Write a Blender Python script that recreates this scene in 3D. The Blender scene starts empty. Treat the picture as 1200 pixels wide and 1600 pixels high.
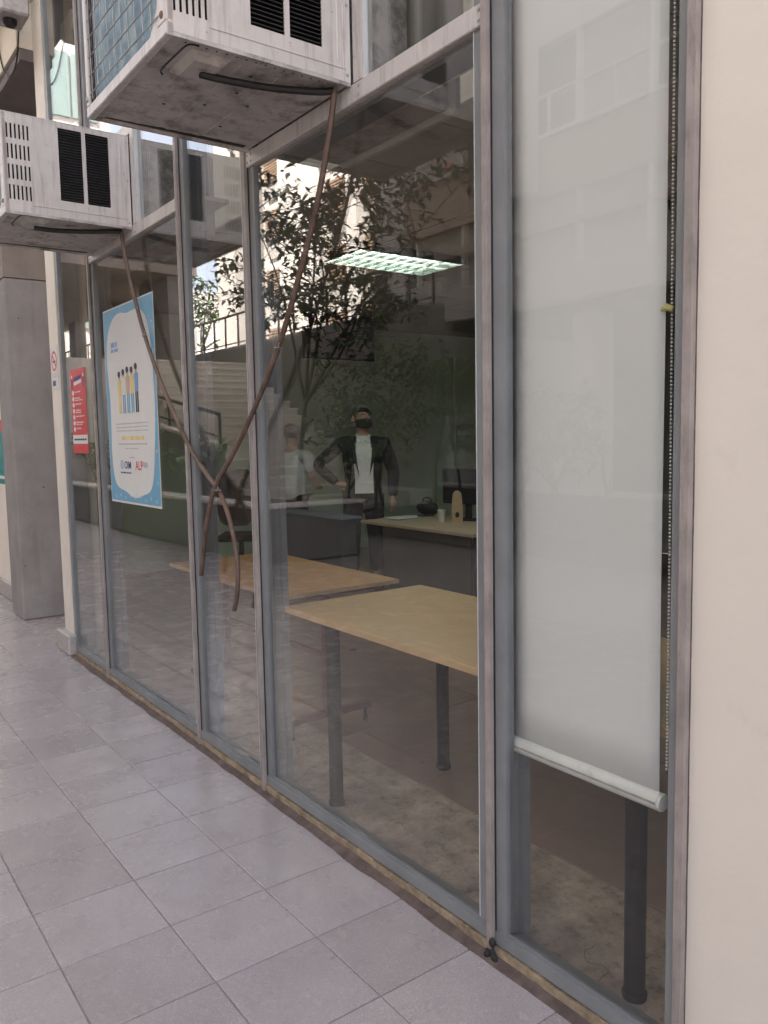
import bpy, bmesh, math, random
from mathutils import Vector, Matrix, noise as mnoise
random.seed(7)
R = math.radians
sc = bpy.context.scene
col = sc.collection

# ------------------------------------------------------------------ camera
PX, PY, PZ = 0.0, -1.605, 1.55
yaw, pitch, roll = -0.93669, -0.093534, -0.01844
fw = Vector((math.sin(yaw)*math.cos(pitch), math.cos(yaw)*math.cos(pitch), math.sin(pitch)))
r0 = fw.cross(Vector((0, 0, 1))).normalized(); u0 = r0.cross(fw)
rt = r0*math.cos(roll)+u0*math.sin(roll); up = u0*math.cos(roll)-r0*math.sin(roll)
cam = bpy.data.cameras.new("camera"); camo = bpy.data.objects.new("camera", cam); col.objects.link(camo)
M = Matrix((rt, up, -fw)).transposed().to_4x4(); M.translation = Vector((PX, PY, PZ)); camo.matrix_world = M
cam.sensor_fit = 'HORIZONTAL'; cam.sensor_width = 36.0; cam.lens = 36*1261.6/1200
cam.clip_start = 0.05; cam.clip_end = 2000
sc.camera = camo

# ------------------------------------------------------------------ sky, sun, exposure
SUN_EL, SUN_AZ = R(45), R(30)          # azimuth measured from +y towards +x
w = bpy.data.worlds.new("World"); sc.world = w; w.use_nodes = True
nt = w.node_tree; nt.nodes.clear()
sky = nt.nodes.new("ShaderNodeTexSky"); sky.sky_type = 'NISHITA'; sky.sun_disc = False
sky.sun_elevation = SUN_EL; sky.sun_rotation = SUN_AZ; sky.dust_density = 1.6; sky.air_density = 1.0
bg = nt.nodes.new("ShaderNodeBackground"); bg.inputs[1].default_value = 0.11
ow = nt.nodes.new("ShaderNodeOutputWorld")
hs = nt.nodes.new('ShaderNodeHueSaturation'); hs.inputs['Saturation'].default_value = 0.5
nt.links.new(sky.outputs[0], hs.inputs['Color']); nt.links.new(hs.outputs[0], bg.inputs[0]); nt.links.new(bg.outputs[0], ow.inputs[0])
sl = bpy.data.lights.new("sun", 'SUN'); sl.energy = 5.0; sl.angle = R(0.53); sl.color = (1.0, 0.94, 0.85)
so = bpy.data.objects.new("sun", sl); col.objects.link(so)
sd = Vector((math.sin(SUN_AZ)*math.cos(SUN_EL), math.cos(SUN_AZ)*math.cos(SUN_EL), math.sin(SUN_EL)))
so.rotation_euler = (-sd).to_track_quat('-Z', 'Y').to_euler(); so.location = (0, 0, 40)
vs = sc.view_settings
vs.view_transform = 'Standard'; vs.look = 'None'; vs.gamma = 1.0; vs.use_curve_mapping = False
vs.exposure = 2.5
vs.use_white_balance = True; vs.white_balance_temperature = 6720; vs.white_balance_tint = 14
sc.render.engine = 'CYCLES'
cy = sc.cycles
cy.use_denoising = True; cy.max_bounces = 10; cy.diffuse_bounces = 5; cy.glossy_bounces = 5
cy.transparent_max_bounces = 24; cy.transmission_bounces = 8
cy.sample_clamp_indirect = 6.0; cy.caustics_reflective = False; cy.caustics_refractive = False

# ------------------------------------------------------------------ materials
class N:
    def __init__(s, name):
        s.m = bpy.data.materials.new(name); s.m.use_nodes = True; s.t = s.m.node_tree; s.t.nodes.clear()
        s.out = s.n("ShaderNodeOutputMaterial")
    def n(s, ty, **kw):
        x = s.t.nodes.new(ty)
        for k, v in kw.items(): setattr(x, k, v)
        return x
    def l(s, a, b): s.t.links.new(a, b)
    def coord(s, kind='Object'):
        return s.n("ShaderNodeTexCoord").outputs[kind]
    def noise(s, vec, scale, detail=4, rough=.55):
        x = s.n("ShaderNodeTexNoise"); x.inputs['Scale'].default_value = scale
        x.inputs['Detail'].default_value = detail; x.inputs['Roughness'].default_value = rough
        s.l(vec, x.inputs['Vector']); return x.outputs['Fac']
    def ramp(s, fac, stops):
        x = s.n("ShaderNodeValToRGB"); cr = x.color_ramp
        while len(cr.elements) < len(stops): cr.elements.new(.5)
        for e, (p, c) in zip(cr.elements, stops):
            e.position = p; e.color = (c, c, c, 1) if not hasattr(c, '__len__') else (c[0], c[1], c[2], 1)
        s.l(fac, x.inputs[0]); return x.outputs[0]
    def mix(s, fac, a, b, mode='MIX'):
        x = s.n("ShaderNodeMix", data_type='RGBA', blend_type=mode)
        for sock, v in ((x.inputs[0], fac), (x.inputs[6], a), (x.inputs[7], b)):
            if hasattr(v, 'is_output'): s.l(v, sock)
            elif hasattr(v, '__len__'): sock.default_value = (v[0], v[1], v[2], 1)
            else: sock.default_value = v
        return x.outputs[2]
    def math(s, op, a, b=None, clamp=False):
        x = s.n("ShaderNodeMath", operation=op, use_clamp=clamp)
        for i, v in enumerate((a, b)):
            if v is None: continue
            if hasattr(v, 'is_output'): s.l(v, x.inputs[i])
            else: x.inputs[i].default_value = v
        return x.outputs[0]
    def stretch(s, vec, sx, sy, sz):
        x = s.n("ShaderNodeMapping"); x.inputs['Scale'].default_value = (sx, sy, sz); s.l(vec, x.inputs['Vector']); return x.outputs[0]
    def bsdf(s, color, rough=.5, metal=0, spec=.5, bump=None, bstr=.2, bdist=.01):
        b = s.n("ShaderNodeBsdfPrincipled")
        for sock, v in ((b.inputs['Base Color'], color), (b.inputs['Roughness'], rough), (b.inputs['Metallic'], metal)):
            if hasattr(v, 'is_output'): s.l(v, sock)
            elif hasattr(v, '__len__'): sock.default_value = (v[0], v[1], v[2], 1)
            else: sock.default_value = v
        b.inputs['Specular IOR Level'].default_value = spec
        if bump is not None:
            x = s.n("ShaderNodeBump"); x.inputs['Strength'].default_value = bstr; x.inputs['Distance'].default_value = bdist
            s.l(bump, x.inputs['Height']); s.l(x.outputs[0], b.inputs['Normal'])
        s.b = b; s.l(b.outputs[0], s.out.inputs[0]); return b

def mat(name, c, rough=.5, var=.12, scale=6, bump=.0, bscale=80, metal=0, spec=.4, dirt=0, dirtc=(.08, .065, .05), dscale=14, dstretch=(1, 1, 1), wear=0):
    k = N(name); v = k.coord('Object')
    f = k.noise(v, scale, 6)
    a = tuple(x*(1-var) for x in c); b = tuple(min(1, x*(1+var)) for x in c)
    cc = k.mix(k.ramp(f, [(.3, 0.0), (.7, 1.0)]), a, b)
    if dirt:
        d = k.noise(k.stretch(v, *dstretch), dscale, 8, .65)
        cc = k.mix(k.ramp(d, [(.62-dirt*.25, 0.0), (.85, min(1, .4+dirt))]), cc, dirtc)
    if wear:
        d2 = k.noise(v, 170, 3, .6)
        cc = k.mix(k.ramp(d2, [(.66, 0.0), (.74, wear)]), cc, dirtc)
    rr = k.ramp(k.noise(v, scale*2.3, 5), [(.3, max(.02, rough-.08)), (.7, min(1, rough+.1))])
    k.bsdf(cc, rr, metal, spec, k.noise(v, bscale, 5) if bump else None, bump)
    return k.m

def tile_mat():
    k = N("terrazzo_tile"); v = k.coord('Object'); inf = k.n("ShaderNodeObjectInfo")
    p = k.n("ShaderNodeVectorMath", operation='ADD'); k.l(v, p.inputs[0]); k.l(inf.outputs['Location'], p.inputs[1]); v = p.outputs[0]
    base = k.mix(inf.outputs['Random'], (.375, .338, .33), (.44, .399, .392))
    big = k.noise(v, 2.6, 6, .62)
    base = k.mix(k.ramp(big, [(.32, 0.0), (.72, 1.0)]), k.mix(1, base, (.86, .84, .85), 'MULTIPLY'), base)
    for sc_, lo, cc_, st in ((240, .18, (.62, .58, .57), .55), (330, .15, (.16, .13, .13), .5)):
        vo = k.n("ShaderNodeTexVoronoi"); vo.inputs['Scale'].default_value = sc_; k.l(v, vo.inputs['Vector'])
        pick = k.n("ShaderNodeSeparateColor"); k.l(vo.outputs['Color'], pick.inputs[0])
        on = k.math('MULTIPLY', k.math('LESS_THAN', pick.outputs[0], lo*1.6), k.ramp(vo.outputs['Distance'], [(.25, 1.0), (.5, 0.0)]))
        base = k.mix(k.math('MULTIPLY', on, st), base, cc_)
    st = k.noise(v, 5, 5, .55)
    base = k.mix(k.ramp(st, [(.4, 0.0), (.95, .24)]), base, (.21, .165, .155))
    sp = k.noise(v, 34, 6, .7)
    base = k.mix(k.ramp(sp, [(.72, 0.0), (.8, .25)]), base, (.12, .09, .085))
    rr = k.ramp(k.noise(v, 5, 7, .65), [(.3, .15), (.72, .36)])
    k.bsdf(base, rr, 0, .5, k.noise(v, 150, 3), .05, .004)
    return k.m

def concrete_mat(name, c, pores=1.0, rough=.85, scale=3, streak=.35, bump=.25):
    k = N(name); v = k.coord('Object')
    f = k.noise(v, scale, 8, .62)
    cc = k.mix(k.ramp(f, [(.3, 0.0), (.7, 1.0)]), tuple(x*.8 for x in c), tuple(x*1.12 for x in c))
    s2 = k.noise(k.stretch(v, 3, 3, .35), 4, 6, .6)
    cc = k.mix(k.ramp(s2, [(.52, 0.0), (.8, streak)]), cc, tuple(x*.45 for x in c))
    vo = k.n("ShaderNodeTexVoronoi"); vo.inputs['Scale'].default_value = 16; k.l(v, vo.inputs['Vector'])
    sz = k.n("ShaderNodeSeparateColor"); k.l(vo.outputs['Color'], sz.inputs[0])
    pore = k.math('LESS_THAN', vo.outputs['Distance'], k.math('MULTIPLY', k.math('POWER', sz.outputs[1], 4), .13))
    cc = k.mix(k.math('MULTIPLY', pore, .75*pores), cc, tuple(x*.2 for x in c))
    k.bsdf(cc, rough, 0, .3, k.noise(v, 45, 7, .7), bump, .012)
    return k.m

def glass_mat(name, f0=.085, tint=(.93, .95, .945), dust=.02):
    k = N(name); v = k.coord('Object')
    lw = k.n("ShaderNodeLayerWeight"); lw.inputs[0].default_value = .5
    wv = k.n("ShaderNodeBump"); wv.inputs['Strength'].default_value = .012; wv.inputs['Distance'].default_value = .02
    k.l(k.noise(v, 2.2, 2, .4), wv.inputs['Height'])
    F = k.math('ADD', k.math('MULTIPLY', k.math('POWER', lw.outputs['Facing'], 3.6), 1-f0), f0, True)
    tr = k.n("ShaderNodeBsdfTransparent"); tr.inputs[0].default_value = (*tint, 1)
    gl = k.n("ShaderNodeBsdfGlossy"); gl.inputs['Roughness'].default_value = 0.0; gl.inputs[0].default_value = (1, 1, 1, 1)
    k.l(wv.outputs[0], gl.inputs['Normal'])
    m1 = k.n("ShaderNodeMixShader"); k.l(F, m1.inputs[0]); k.l(tr.outputs[0], m1.inputs[1]); k.l(gl.outputs[0], m1.inputs[2])
    df = k.n("ShaderNodeBsdfDiffuse"); df.inputs[0].default_value = (.62, .6, .57, 1)
    d = k.ramp(k.noise(k.stretch(v, 1, 1, .45), 3.2, 8, .66), [(.35, dust*.35), (.75, dust*1.8)])
    d2 = k.ramp(k.noise(v, 120, 3, .6), [(.7, 0.0), (.78, dust*4)])
    m2 = k.n("ShaderNodeMixShader"); k.l(k.math('ADD', d, d2), m2.inputs[0]); k.l(m1.outputs[0], m2.inputs[1]); k.l(df.outputs[0], m2.inputs[2])
    k.l(m2.outputs[0], k.out.inputs[0])
    return k.m

def leaf_mat(name, c, rough=.4):
    k = N(name); inf = k.coord('Object')
    f = k.noise(inf, 9, 3)
    cc = k.mix(k.ramp(f, [(.3, 0.0), (.7, 1.0)]), tuple(x*.6 for x in c), tuple(x*1.5 for x in c))
    k.bsdf(cc, rough, 0, .5)
    return k.m

def emit_mat(name, c, s):
    k = N(name); e = k.n("ShaderNodeEmission"); e.inputs[0].default_value = (*c, 1); e.inputs[1].default_value = s
    k.l(e.outputs[0], k.out.inputs[0]); return k.m

def wood_mat(name, c, rough=.4, dark=.75):
    k = N(name); v = k.coord('Object')
    g = k.noise(k.stretch(v, 1.2, 22, 22), 3.5, 7, .6)
    cc = k.mix(k.ramp(g, [(.3, 0.0), (.7, 1.0)]), tuple(x*dark for x in c), tuple(x*1.08 for x in c))
    cc = k.mix(k.ramp(k.noise(v, 2.5, 4), [(.45, 0.0), (.8, .3)]), cc, tuple(x*.6 for x in c))
    k.bsdf(cc, k.ramp(k.noise(v, 6, 4), [(.3, rough-.06), (.7, rough+.1)]), 0, .4, g, .03, .003)
    return k.m

def coil_mat():
    k = N("blue_coil_fins"); v = k.coord('Object')
    f = k.noise(k.stretch(v, 1, 1, .5), 22, 6, .65)
    cc = k.ramp(f, [(.3, (.055, .12, .17)), (.5, (.12, .22, .28)), (.7, (.3, .38, .4)), (.82, (.5, .54, .53))])
    wv = k.n("ShaderNodeTexWave", wave_type='BANDS', bands_direction='X'); wv.inputs['Scale'].default_value = 90; k.l(v, wv.inputs['Vector'])
    k.bsdf(cc, .45, .25, .5, wv.outputs['Fac'], .25, .004)
    return k.m

def rough_floor_mat():
    k = N("worn_rough_concrete"); v = k.coord('Object')
    f = k.noise(v, 5, 9, .68)
    cc = k.mix(k.ramp(f, [(.3, 0.0), (.68, 1.0)]), (.19, .145, .115), (.52, .42, .33))
    g2 = k.noise(v, 13, 8, .75)
    cc = k.mix(k.ramp(g2, [(.5, 0.0), (.66, .7)]), cc, (.09, .072, .062))
    g = k.noise(v, 55, 6, .75)
    cc = k.mix(k.ramp(g, [(.55, 0.0), (.7, .8)]), cc, (.065, .05, .045))
    vo = k.n("ShaderNodeTexVoronoi", feature='DISTANCE_TO_EDGE'); vo.inputs['Scale'].default_value = 1.15
    wp = k.n("ShaderNodeVectorMath", operation='ADD'); k.l(v, wp.inputs[0])
    nz = k.n("ShaderNodeTexNoise"); nz.inputs['Scale'].default_value = 7; k.l(v, nz.inputs['Vector'])
    sc2 = k.n("ShaderNodeVectorMath", operation='SCALE'); k.l(nz.outputs['Color'], sc2.inputs[0]); sc2.inputs['Scale'].default_value = .22
    k.l(sc2.outputs[0], wp.inputs[1]); k.l(wp.outputs[0], vo.inputs['Vector'])
    cc = k.mix(k.math('MULTIPLY', k.ramp(vo.outputs['Distance'], [(.001, .75), (.004, 0.0)]), k.ramp(k.noise(v, 1.7, 3), [(.5, 0.0), (.58, 1.0)])), cc, (.05, .04, .035))
    k.bsdf(cc, .8, 0, .3, g, .35, .01)
    return k.m

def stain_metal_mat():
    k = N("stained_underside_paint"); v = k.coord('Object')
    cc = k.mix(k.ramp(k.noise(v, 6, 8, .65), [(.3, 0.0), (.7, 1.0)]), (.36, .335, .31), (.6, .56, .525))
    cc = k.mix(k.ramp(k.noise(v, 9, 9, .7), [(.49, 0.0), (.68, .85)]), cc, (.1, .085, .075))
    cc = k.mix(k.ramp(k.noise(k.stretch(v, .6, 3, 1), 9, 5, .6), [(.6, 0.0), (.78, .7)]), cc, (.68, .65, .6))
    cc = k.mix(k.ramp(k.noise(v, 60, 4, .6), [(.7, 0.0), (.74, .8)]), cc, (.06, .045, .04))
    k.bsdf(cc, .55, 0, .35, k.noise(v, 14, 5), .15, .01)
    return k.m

def rough_paint(name, c):                # old gloss paint with rain streaks and chips
    k = N(name); v = k.coord('Object')
    cc = k.mix(k.ramp(k.noise(v, 5, 7, .6), [(.3, 0.0), (.7, 1.0)]), tuple(x*.86 for x in c), tuple(x*1.08 for x in c))
    cc = k.mix(k.ramp(k.noise(k.stretch(v, 9, 9, .9), 5, 6, .65), [(.5, 0.0), (.78, .6)]), cc, (.2, .165, .14))
    cc = k.mix(k.ramp(k.noise(v, 42, 6, .7), [(.64, 0.0), (.71, .8)]), cc, (.12, .085, .07))
    k.bsdf(cc, .42, 0, .4, k.noise(v, 30, 4), .06, .006)
    return k.m

MT = dict(
    tile=tile_mat(), grout=mat("dark_grout", (.25, .212, .2), .9, .2, 20, .3),
    dirt=mat("sill_dirt", (.12, .088, .075), .95, .35, 18, .6, 60, dirt=.5, dirtc=(.07, .05, .045)),
    putty=mat("old_putty_strip", (.37, .285, .19), .85, .3, 12, .5, 60, dirt=.8, dscale=26, dirtc=(.1, .07, .055)),
    steel=mat("blue_grey_painted_steel", (.212, .218, .222), .42, .14, 5, .05, 60, dirt=.2, dirtc=(.25, .24, .22), dscale=9, dstretch=(6, 6, 1)),
    steel_dark=mat("jamb_painted_steel", (.165, .175, .185), .5, .12, 5, .05, 60, dirt=.15),
    strip=mat("weathered_mullion_strip", (.31, .27, .25), .62, .2, 9, .15, 60, dirt=.35, dscale=18, dstretch=(4, 4, .8), dirtc=(.15, .11, .1), wear=.5),
    gasket=mat("black_gasket", (.02, .018, .018), .7),
    bead=mat("pale_glazing_bead", (.6, .62, .62), .35),
    white_rail=rough_paint("worn_white_transom_paint", (.58, .54, .51)),
    glass=glass_mat("window_glass", .036, (.97, .978, .972), .003),
    glass_far=glass_mat("far_window_glass", .1, (.5, .55, .55), .03),
    cream=mat("cream_wall_paint", (.71, .645, .565), .72, .05, 1.6, .12, 24, dirt=.08, dscale=5, dirtc=(.5, .44, .38), wear=.06),
    cream_post=mat("cream_post_paint", (.68, .62, .54), .6, .07, 3, .08, 40, dirt=.15, dstretch=(5, 5, .8), dirtc=(.4, .34, .28)),
    stone=mat("grey_stone_skirting", (.4, .365, .345), .6, .2, 30, .2, 120, wear=.4),
    concrete=concrete_mat("column_concrete", (.285, .262, .25)),
    beam=concrete_mat("brown_beam_concrete", (.27, .225, .2)),
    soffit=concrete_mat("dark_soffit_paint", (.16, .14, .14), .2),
    fascia=mat("cream_fascia_paint", (.66, .59, .48), .7, .1, 2, .1, 30, dirt=.2, dstretch=(4, 4, 1)),
    ac=rough_paint("aged_white_ac_paint", (.6, .555, .525)), ac_under=stain_metal_mat(), coil=coil_mat(),
    black=mat("matt_black", (.012, .011, .011), .6, .3), fin=mat("dark_louvre_fin", (.035, .032, .034), .45, .2, 20),
    wire=mat("greyed_wire", (.38, .36, .34), .5, .2, 20, metal=.3), rust=mat("rusty_bolt", (.2, .11, .07), .7, .3, 40),
    hose=mat("brown_plastic_hose", (.125, .078, .058), .5, .35, 14, .1, 60, dirt=.3, dscale=25, dirtc=(.3, .24, .2)), hose_black=mat("black_rubber_hose", (.02, .018, .018), .5),
    blind=mat("pale_grey_blind_fabric", (.74, .735, .72), .85, .03, 2, .08, 700), blind_bar=mat("ivory_blind_bar", (.72, .72, .68), .35, .08, 10, dirt=.12),
    beads=mat("white_plastic_bead", (.72, .73, .71), .35, .04), knot=mat("yellow_tape", (.6, .55, .22), .6),
    int_wall=mat("pale_green_interior_wall", (.64, .77, .6), .8, .08, 1.2, .06, 30), int_wall2=mat("grey_interior_wall", (.42, .42, .39), .8, .08, 1.2),
    ceil=mat("ceiling_panel_white", (.52, .5, .46), .85, .06, 3, .1, 90), int_fascia=mat("bulkhead_panel", (.62, .61, .55), .75, .05, 3),
    int_floor=mat("brown_polished_concrete", (.21, .13, .1), .34, .22, 1.5, .08, 40, dirt=.3, dscale=4, dirtc=(.3, .21, .165), spec=.4),
    rough_floor=rough_floor_mat(),
    wood_a=wood_mat("pale_maple_laminate", (.66, .43, .2), .36, .92), wood_b=wood_mat("orange_worn_plywood", (.62, .33, .13), .42, .78), wood_c=wood_mat("desk_laminate", (.5, .38, .27), .38, .88),
    edge=mat("laminate_edge", (.56, .37, .2), .4, .08, 10),
    leg=mat("black_steel_leg", (.012, .012, .014), .6, .2, 20, .03, 60, spec=.15, wear=.06, dirtc=(.4, .38, .36)), red_steel=mat("maroon_steel_frame", (.14, .05, .05), .45, .2, 10, dirt=.2),
    desk_panel=mat("charcoal_desk_panel", (.085, .083, .083), .55, .08, 5, .05, 300), white_plain=mat("off_white_plastic", (.68, .67, .6), .45, .04),
    paper=mat("white_paper", (.62, .615, .595), .6, .02), blue=mat("print_blue", (.15, .35, .5), .55, .04), red=mat("print_red", (.55, .065, .075), .5, .04), navy=mat("print_navy", (.05, .06, .2), .55),  # blue ink paled to imitate reflections washing over the poster
    grey_print=mat("print_grey", (.4, .4, .42), .6), yellow=mat("print_yellow", (.66, .53, .22), .6), skinp=mat("print_tan", (.52, .36, .27), .6), blue2=mat("print_mid_blue", (.2, .32, .52), .6), dark_print=mat("print_dark", (.04, .035, .04), .6), teal=mat("print_teal", (.03, .25, .24), .5),  # yellow, tan and mid blue inks lightened for the same reflection wash
    skin=mat("skin", (.44, .26, .19), .5, .12, 14), hair=mat("dark_hair", (.03, .025, .022), .5, .4, 60, .4, 90), hair_grey=mat("greying_hair", (.14, .13, .125), .5, .5, 70, .4, 90),
    suit=mat("black_suit_cloth", (.012, .012, .014), .75, .2, 30), shirt=mat("white_shirt_cloth", (.74, .72, .71), .7, .06, 12, .15, 25), shirt2=mat("pale_blue_shirt_cloth", (.66, .68, .72), .7, .08, 12, .2, 22), trousers=mat("dark_trouser_cloth", (.016, .016, .02), .8), mask=mat("black_face_mask", (.012, .012, .012), .7), shoe=mat("black_shoe_leather", (.01, .01, .01), .3),
    chair=mat("dark_brown_chair_cover", (.04, .026, .022), .6, .2), tv=mat("black_tv_plastic", (.012, .013, .016), .18, .1), kraft=mat("beige_wooden_holder", (.42, .3, .18), .6, .1, 20), folder=mat("blue_grey_folder", (.22, .25, .3), .4),
    lamp_metal=mat("white_louvre_metal", (.085, .1, .09), .35, .03), lamp=emit_mat("fluorescent_tube", (.84, 1.0, .88), 14.0),
    ground=mat("courtyard_paving", (.3, .275, .255), .7, .18, .6, .15, 30), planter=concrete_mat("planter_wall_concrete", (.16, .145, .135), .3), ledge=mat("pale_polished_ledge", (.68, .62, .56), .28, .08, 5), step=mat("pale_stair_stone", (.62, .565, .5), .7, .14, 2.5, .2, 40, dirt=.2), riser=mat("stair_riser_stone", (.6, .54, .47), .8, .2, 3),
    rail=mat("dark_steel_railing", (.03, .028, .027), .5, .2), retain=concrete_mat("retaining_wall_concrete", (.25, .235, .225), .3), soil=mat("dark_soil", (.05, .04, .03), .95, .3, 12, .6, 40),
    bark=mat("tree_bark", (.09, .07, .055), .9, .3, 20, .5, 50), leaf=leaf_mat("tree_leaves", (.05, .085, .03)), leaf2=leaf_mat("shrub_leaves", (.075, .125, .045)), leaf3=leaf_mat("pale_shrub_leaves", (.14, .19, .07)),
    bwhite=mat("white_building_paint", (.78, .76, .72), .8, .05, .5), louv=mat("brown_sun_louvre", (.4, .29, .21), .6, .1, 3), bbrown=mat("brown_building_render", (.42, .335, .275), .85, .1, .5), bgrey=mat("grey_building_render", (.56, .53, .5), .85, .08, .5), bframe=mat("pale_window_frame", (.68, .67, .63), .5), bglass=mat("dark_far_glass", (.05, .06, .065), .08, .2, .4, spec=.8), bcurtain=mat("pale_far_curtain", (.45, .44, .41), .8, .15, 1.5), tealglass=mat("sky_teal_glass", (.2, .27, .265), .25, .08, .5), bdark=mat("dark_undercroft", (.05, .045, .045), .8), bpink=mat("red_ball_plastic", (.6, .08, .08), .4),  # teal colour stands in for sky mirrored in the far tower's windows
    curtain=mat("grey_window_curtain", (.3, .285, .265), .9, .1, 4),
)

# ------------------------------------------------------------------ mesh helpers
def wloc(o):
    v = Vector((0, 0, 0))
    while o is not None: v += o.location; o = o.parent
    return v

class MB:
    def __init__(s): s.v = []; s.f = []; s.mi = []
    def _add(s, vs, fs, mi=0):
        b = len(s.v); s.v += [tuple(v) for v in vs]
        for f in fs: s.f.append([b+i for i in f]); s.mi.append(mi)
    def box(s, x0, x1, y0, y1, z0, z1, mi=0, mx=None):
        vs = [Vector((x, y, z)) for x in (x0, x1) for y in (y0, y1) for z in (z0, z1)]
        if mx is not None: vs = [mx @ v for v in vs]
        s._add(vs, [(0, 1, 3, 2), (4, 6, 7, 5), (0, 4, 5, 1), (2, 3, 7, 6), (0, 2, 6, 4), (1, 5, 7, 3)], mi); return s
    def bev(s, x0, x1, y0, y1, z0, z1, b=.004, mi=0, mx=None):
        bm = bmesh.new(); bmesh.ops.create_cube(bm, size=1)
        for v in bm.verts: v.co = Vector((x0+(v.co.x+.5)*(x1-x0), y0+(v.co.y+.5)*(y1-y0), z0+(v.co.z+.5)*(z1-z0)))
        bmesh.ops.bevel(bm, geom=bm.edges[:], offset=b, segments=1, affect='EDGES')
        bm.verts.index_update()
        vs = [(mx @ v.co) if mx is not None else v.co.copy() for v in bm.verts]
        s._add(vs, [[v.index for v in f.verts] for f in bm.faces], mi); bm.free(); return s
    def tube(s, pts, rad, n=8, mi=0, cap=True):
        pts = [Vector(p) for p in pts]; k = len(pts)
        if not hasattr(rad, '__len__'): rad = [rad]*k
        ref = None; rings = []
        for i, p in enumerate(pts):
            d = (pts[min(i+1, k-1)]-pts[max(i-1, 0)]).normalized()
            if ref is None:
                ref = d.orthogonal().normalized()
            ref = (ref-d*ref.dot(d)).normalized(); bi = d.cross(ref)
            rings.append([p+(ref*math.cos(2*math.pi*j/n)+bi*math.sin(2*math.pi*j/n))*rad[i] for j in range(n)])
        vs = [v for r in rings for v in r]; fs = []
        for i in range(k-1):
            for j in range(n):
                a = i*n+j; b = i*n+(j+1) % n; fs.append((a, b, b+n, a+n))
        if cap: fs.append(list(range(n))[::-1]); fs.append([(k-1)*n+j for j in range(n)])
        s._add(vs, fs, mi); return s
    def lathe(s, c, prof, n=20, mi=0, axis='z'):
        vs = []; fs = []; c = Vector(c)
        for r, h in prof:
            for j in range(n):
                a = 2*math.pi*j/n; p = (r*math.cos(a), r*math.sin(a), h)
                if axis == 'x': p = (p[2], p[0], p[1])
                if axis == 'y': p = (p[0], p[2], p[1])
                vs.append(c+Vector(p))
        for i in range(len(prof)-1):
            for j in range(n):
                a = i*n+j; b = i*n+(j+1) % n; fs.append((a, b, b+n, a+n))
        fs.append(list(range(n))[::-1]); fs.append([(len(prof)-1)*n+j for j in range(n)])
        s._add(vs, fs, mi); return s
    def ell(s, c, rx, ry, rz, n=12, m=8, mi=0, mx=None):
        vs = []; fs = []; c = Vector(c)
        for i in range(m+1):
            t = math.pi*i/m
            for j in range(n):
                a = 2*math.pi*j/n
                p = Vector((rx*math.sin(t)*math.cos(a), ry*math.sin(t)*math.sin(a), rz*math.cos(t)))
                if mx is not None: p = mx @ p
                vs.append(c+p)
        for i in range(m):
            for j in range(n):
                a = i*n+j; b = i*n+(j+1) % n; fs.append((a, a+n, b+n, b))
        s._add(vs, fs, mi); return s
    def prism(s, poly, ext, mi=0):
        """poly: list of 3d points (one planar face), ext: extrusion vector"""
        poly = [Vector(p) for p in poly]; n = len(poly); e = Vector(ext)
        vs = poly+[p+e for p in poly]
        fs = [list(range(n))[::-1], [n+i for i in range(n)]]+[(i, (i+1) % n, n+(i+1) % n, n+i) for i in range(n)]
        s._add(vs, fs, mi); return s
    def build(s, name, m, parent=None, smooth=False, kind=None):
        off = wloc(parent) if parent is not None else Vector((0, 0, 0))
        me = bpy.data.meshes.new(name)
        me.from_pydata([tuple(Vector(v)-off) for v in s.v], [], s.f)
        for q in (m if isinstance(m, (list, tuple)) else [m]): me.materials.append(q)
        if any(s.mi): me.polygons.foreach_set("material_index", s.mi)
        me.validate(); me.update()
        bm = bmesh.new(); bm.from_mesh(me); bmesh.ops.recalc_face_normals(bm, faces=bm.faces); bm.to_mesh(me); bm.free()
        if smooth:
            me.polygons.foreach_set("use_smooth", [True]*len(me.polygons))
            try: me.set_sharp_from_angle(angle=R(40))
            except Exception: pass
        o = bpy.data.objects.new(name, me); col.objects.link(o)
        if parent is not None: o.parent = parent
        if kind: o["kind"] = kind
        return o

def recentre(o):
    """move a part's origin to its own centre (keeps it in place)"""
    me = o.data; n = len(me.vertices); c = Vector((0, 0, 0))
    for v in me.vertices: c += v.co
    c /= n
    me.transform(Matrix.Translation(-c)); o.location = o.location+c; return o

def tag(o, label, cat, group=None):
    o["label"] = label; o["category"] = cat
    if group: o["group"] = group
    return o
def thing(name, label, cat, loc=(0, 0, 0), group=None):
    o = bpy.data.objects.new(name, None); col.objects.link(o); o.location = loc; o.empty_display_size = .1
    return tag(o, label, cat, group)
def struct(o): o["kind"] = "structure"; return o
def B(*a, **k): return MB().box(*a, **k)
def BV(*a, **k): return MB().bev(*a, **k)
def copy_tree(o, parent=None):
    c = o.copy(); col.objects.link(c)
    if parent is not None: c.parent = parent
    for ch in [x for x in bpy.data.objects if x.parent == o]: copy_tree(ch, c)
    return c
def smoothline(pts, k=6):
    """Catmull-Rom"""
    P = [Vector(p) for p in pts]; P = [P[0]*2-P[1]]+P+[P[-1]*2-P[-2]]; out = []
    for i in range(1, len(P)-2):
        for j in range(k):
            t = j/k; a, b, c, d = P[i-1], P[i], P[i+1], P[i+2]
            out.append(.5*((2*b)+(c-a)*t+(2*a-5*b+4*c-d)*t*t+(3*b-a-3*c+d)*t**3))
    out.append(P[-2]); return out
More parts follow.
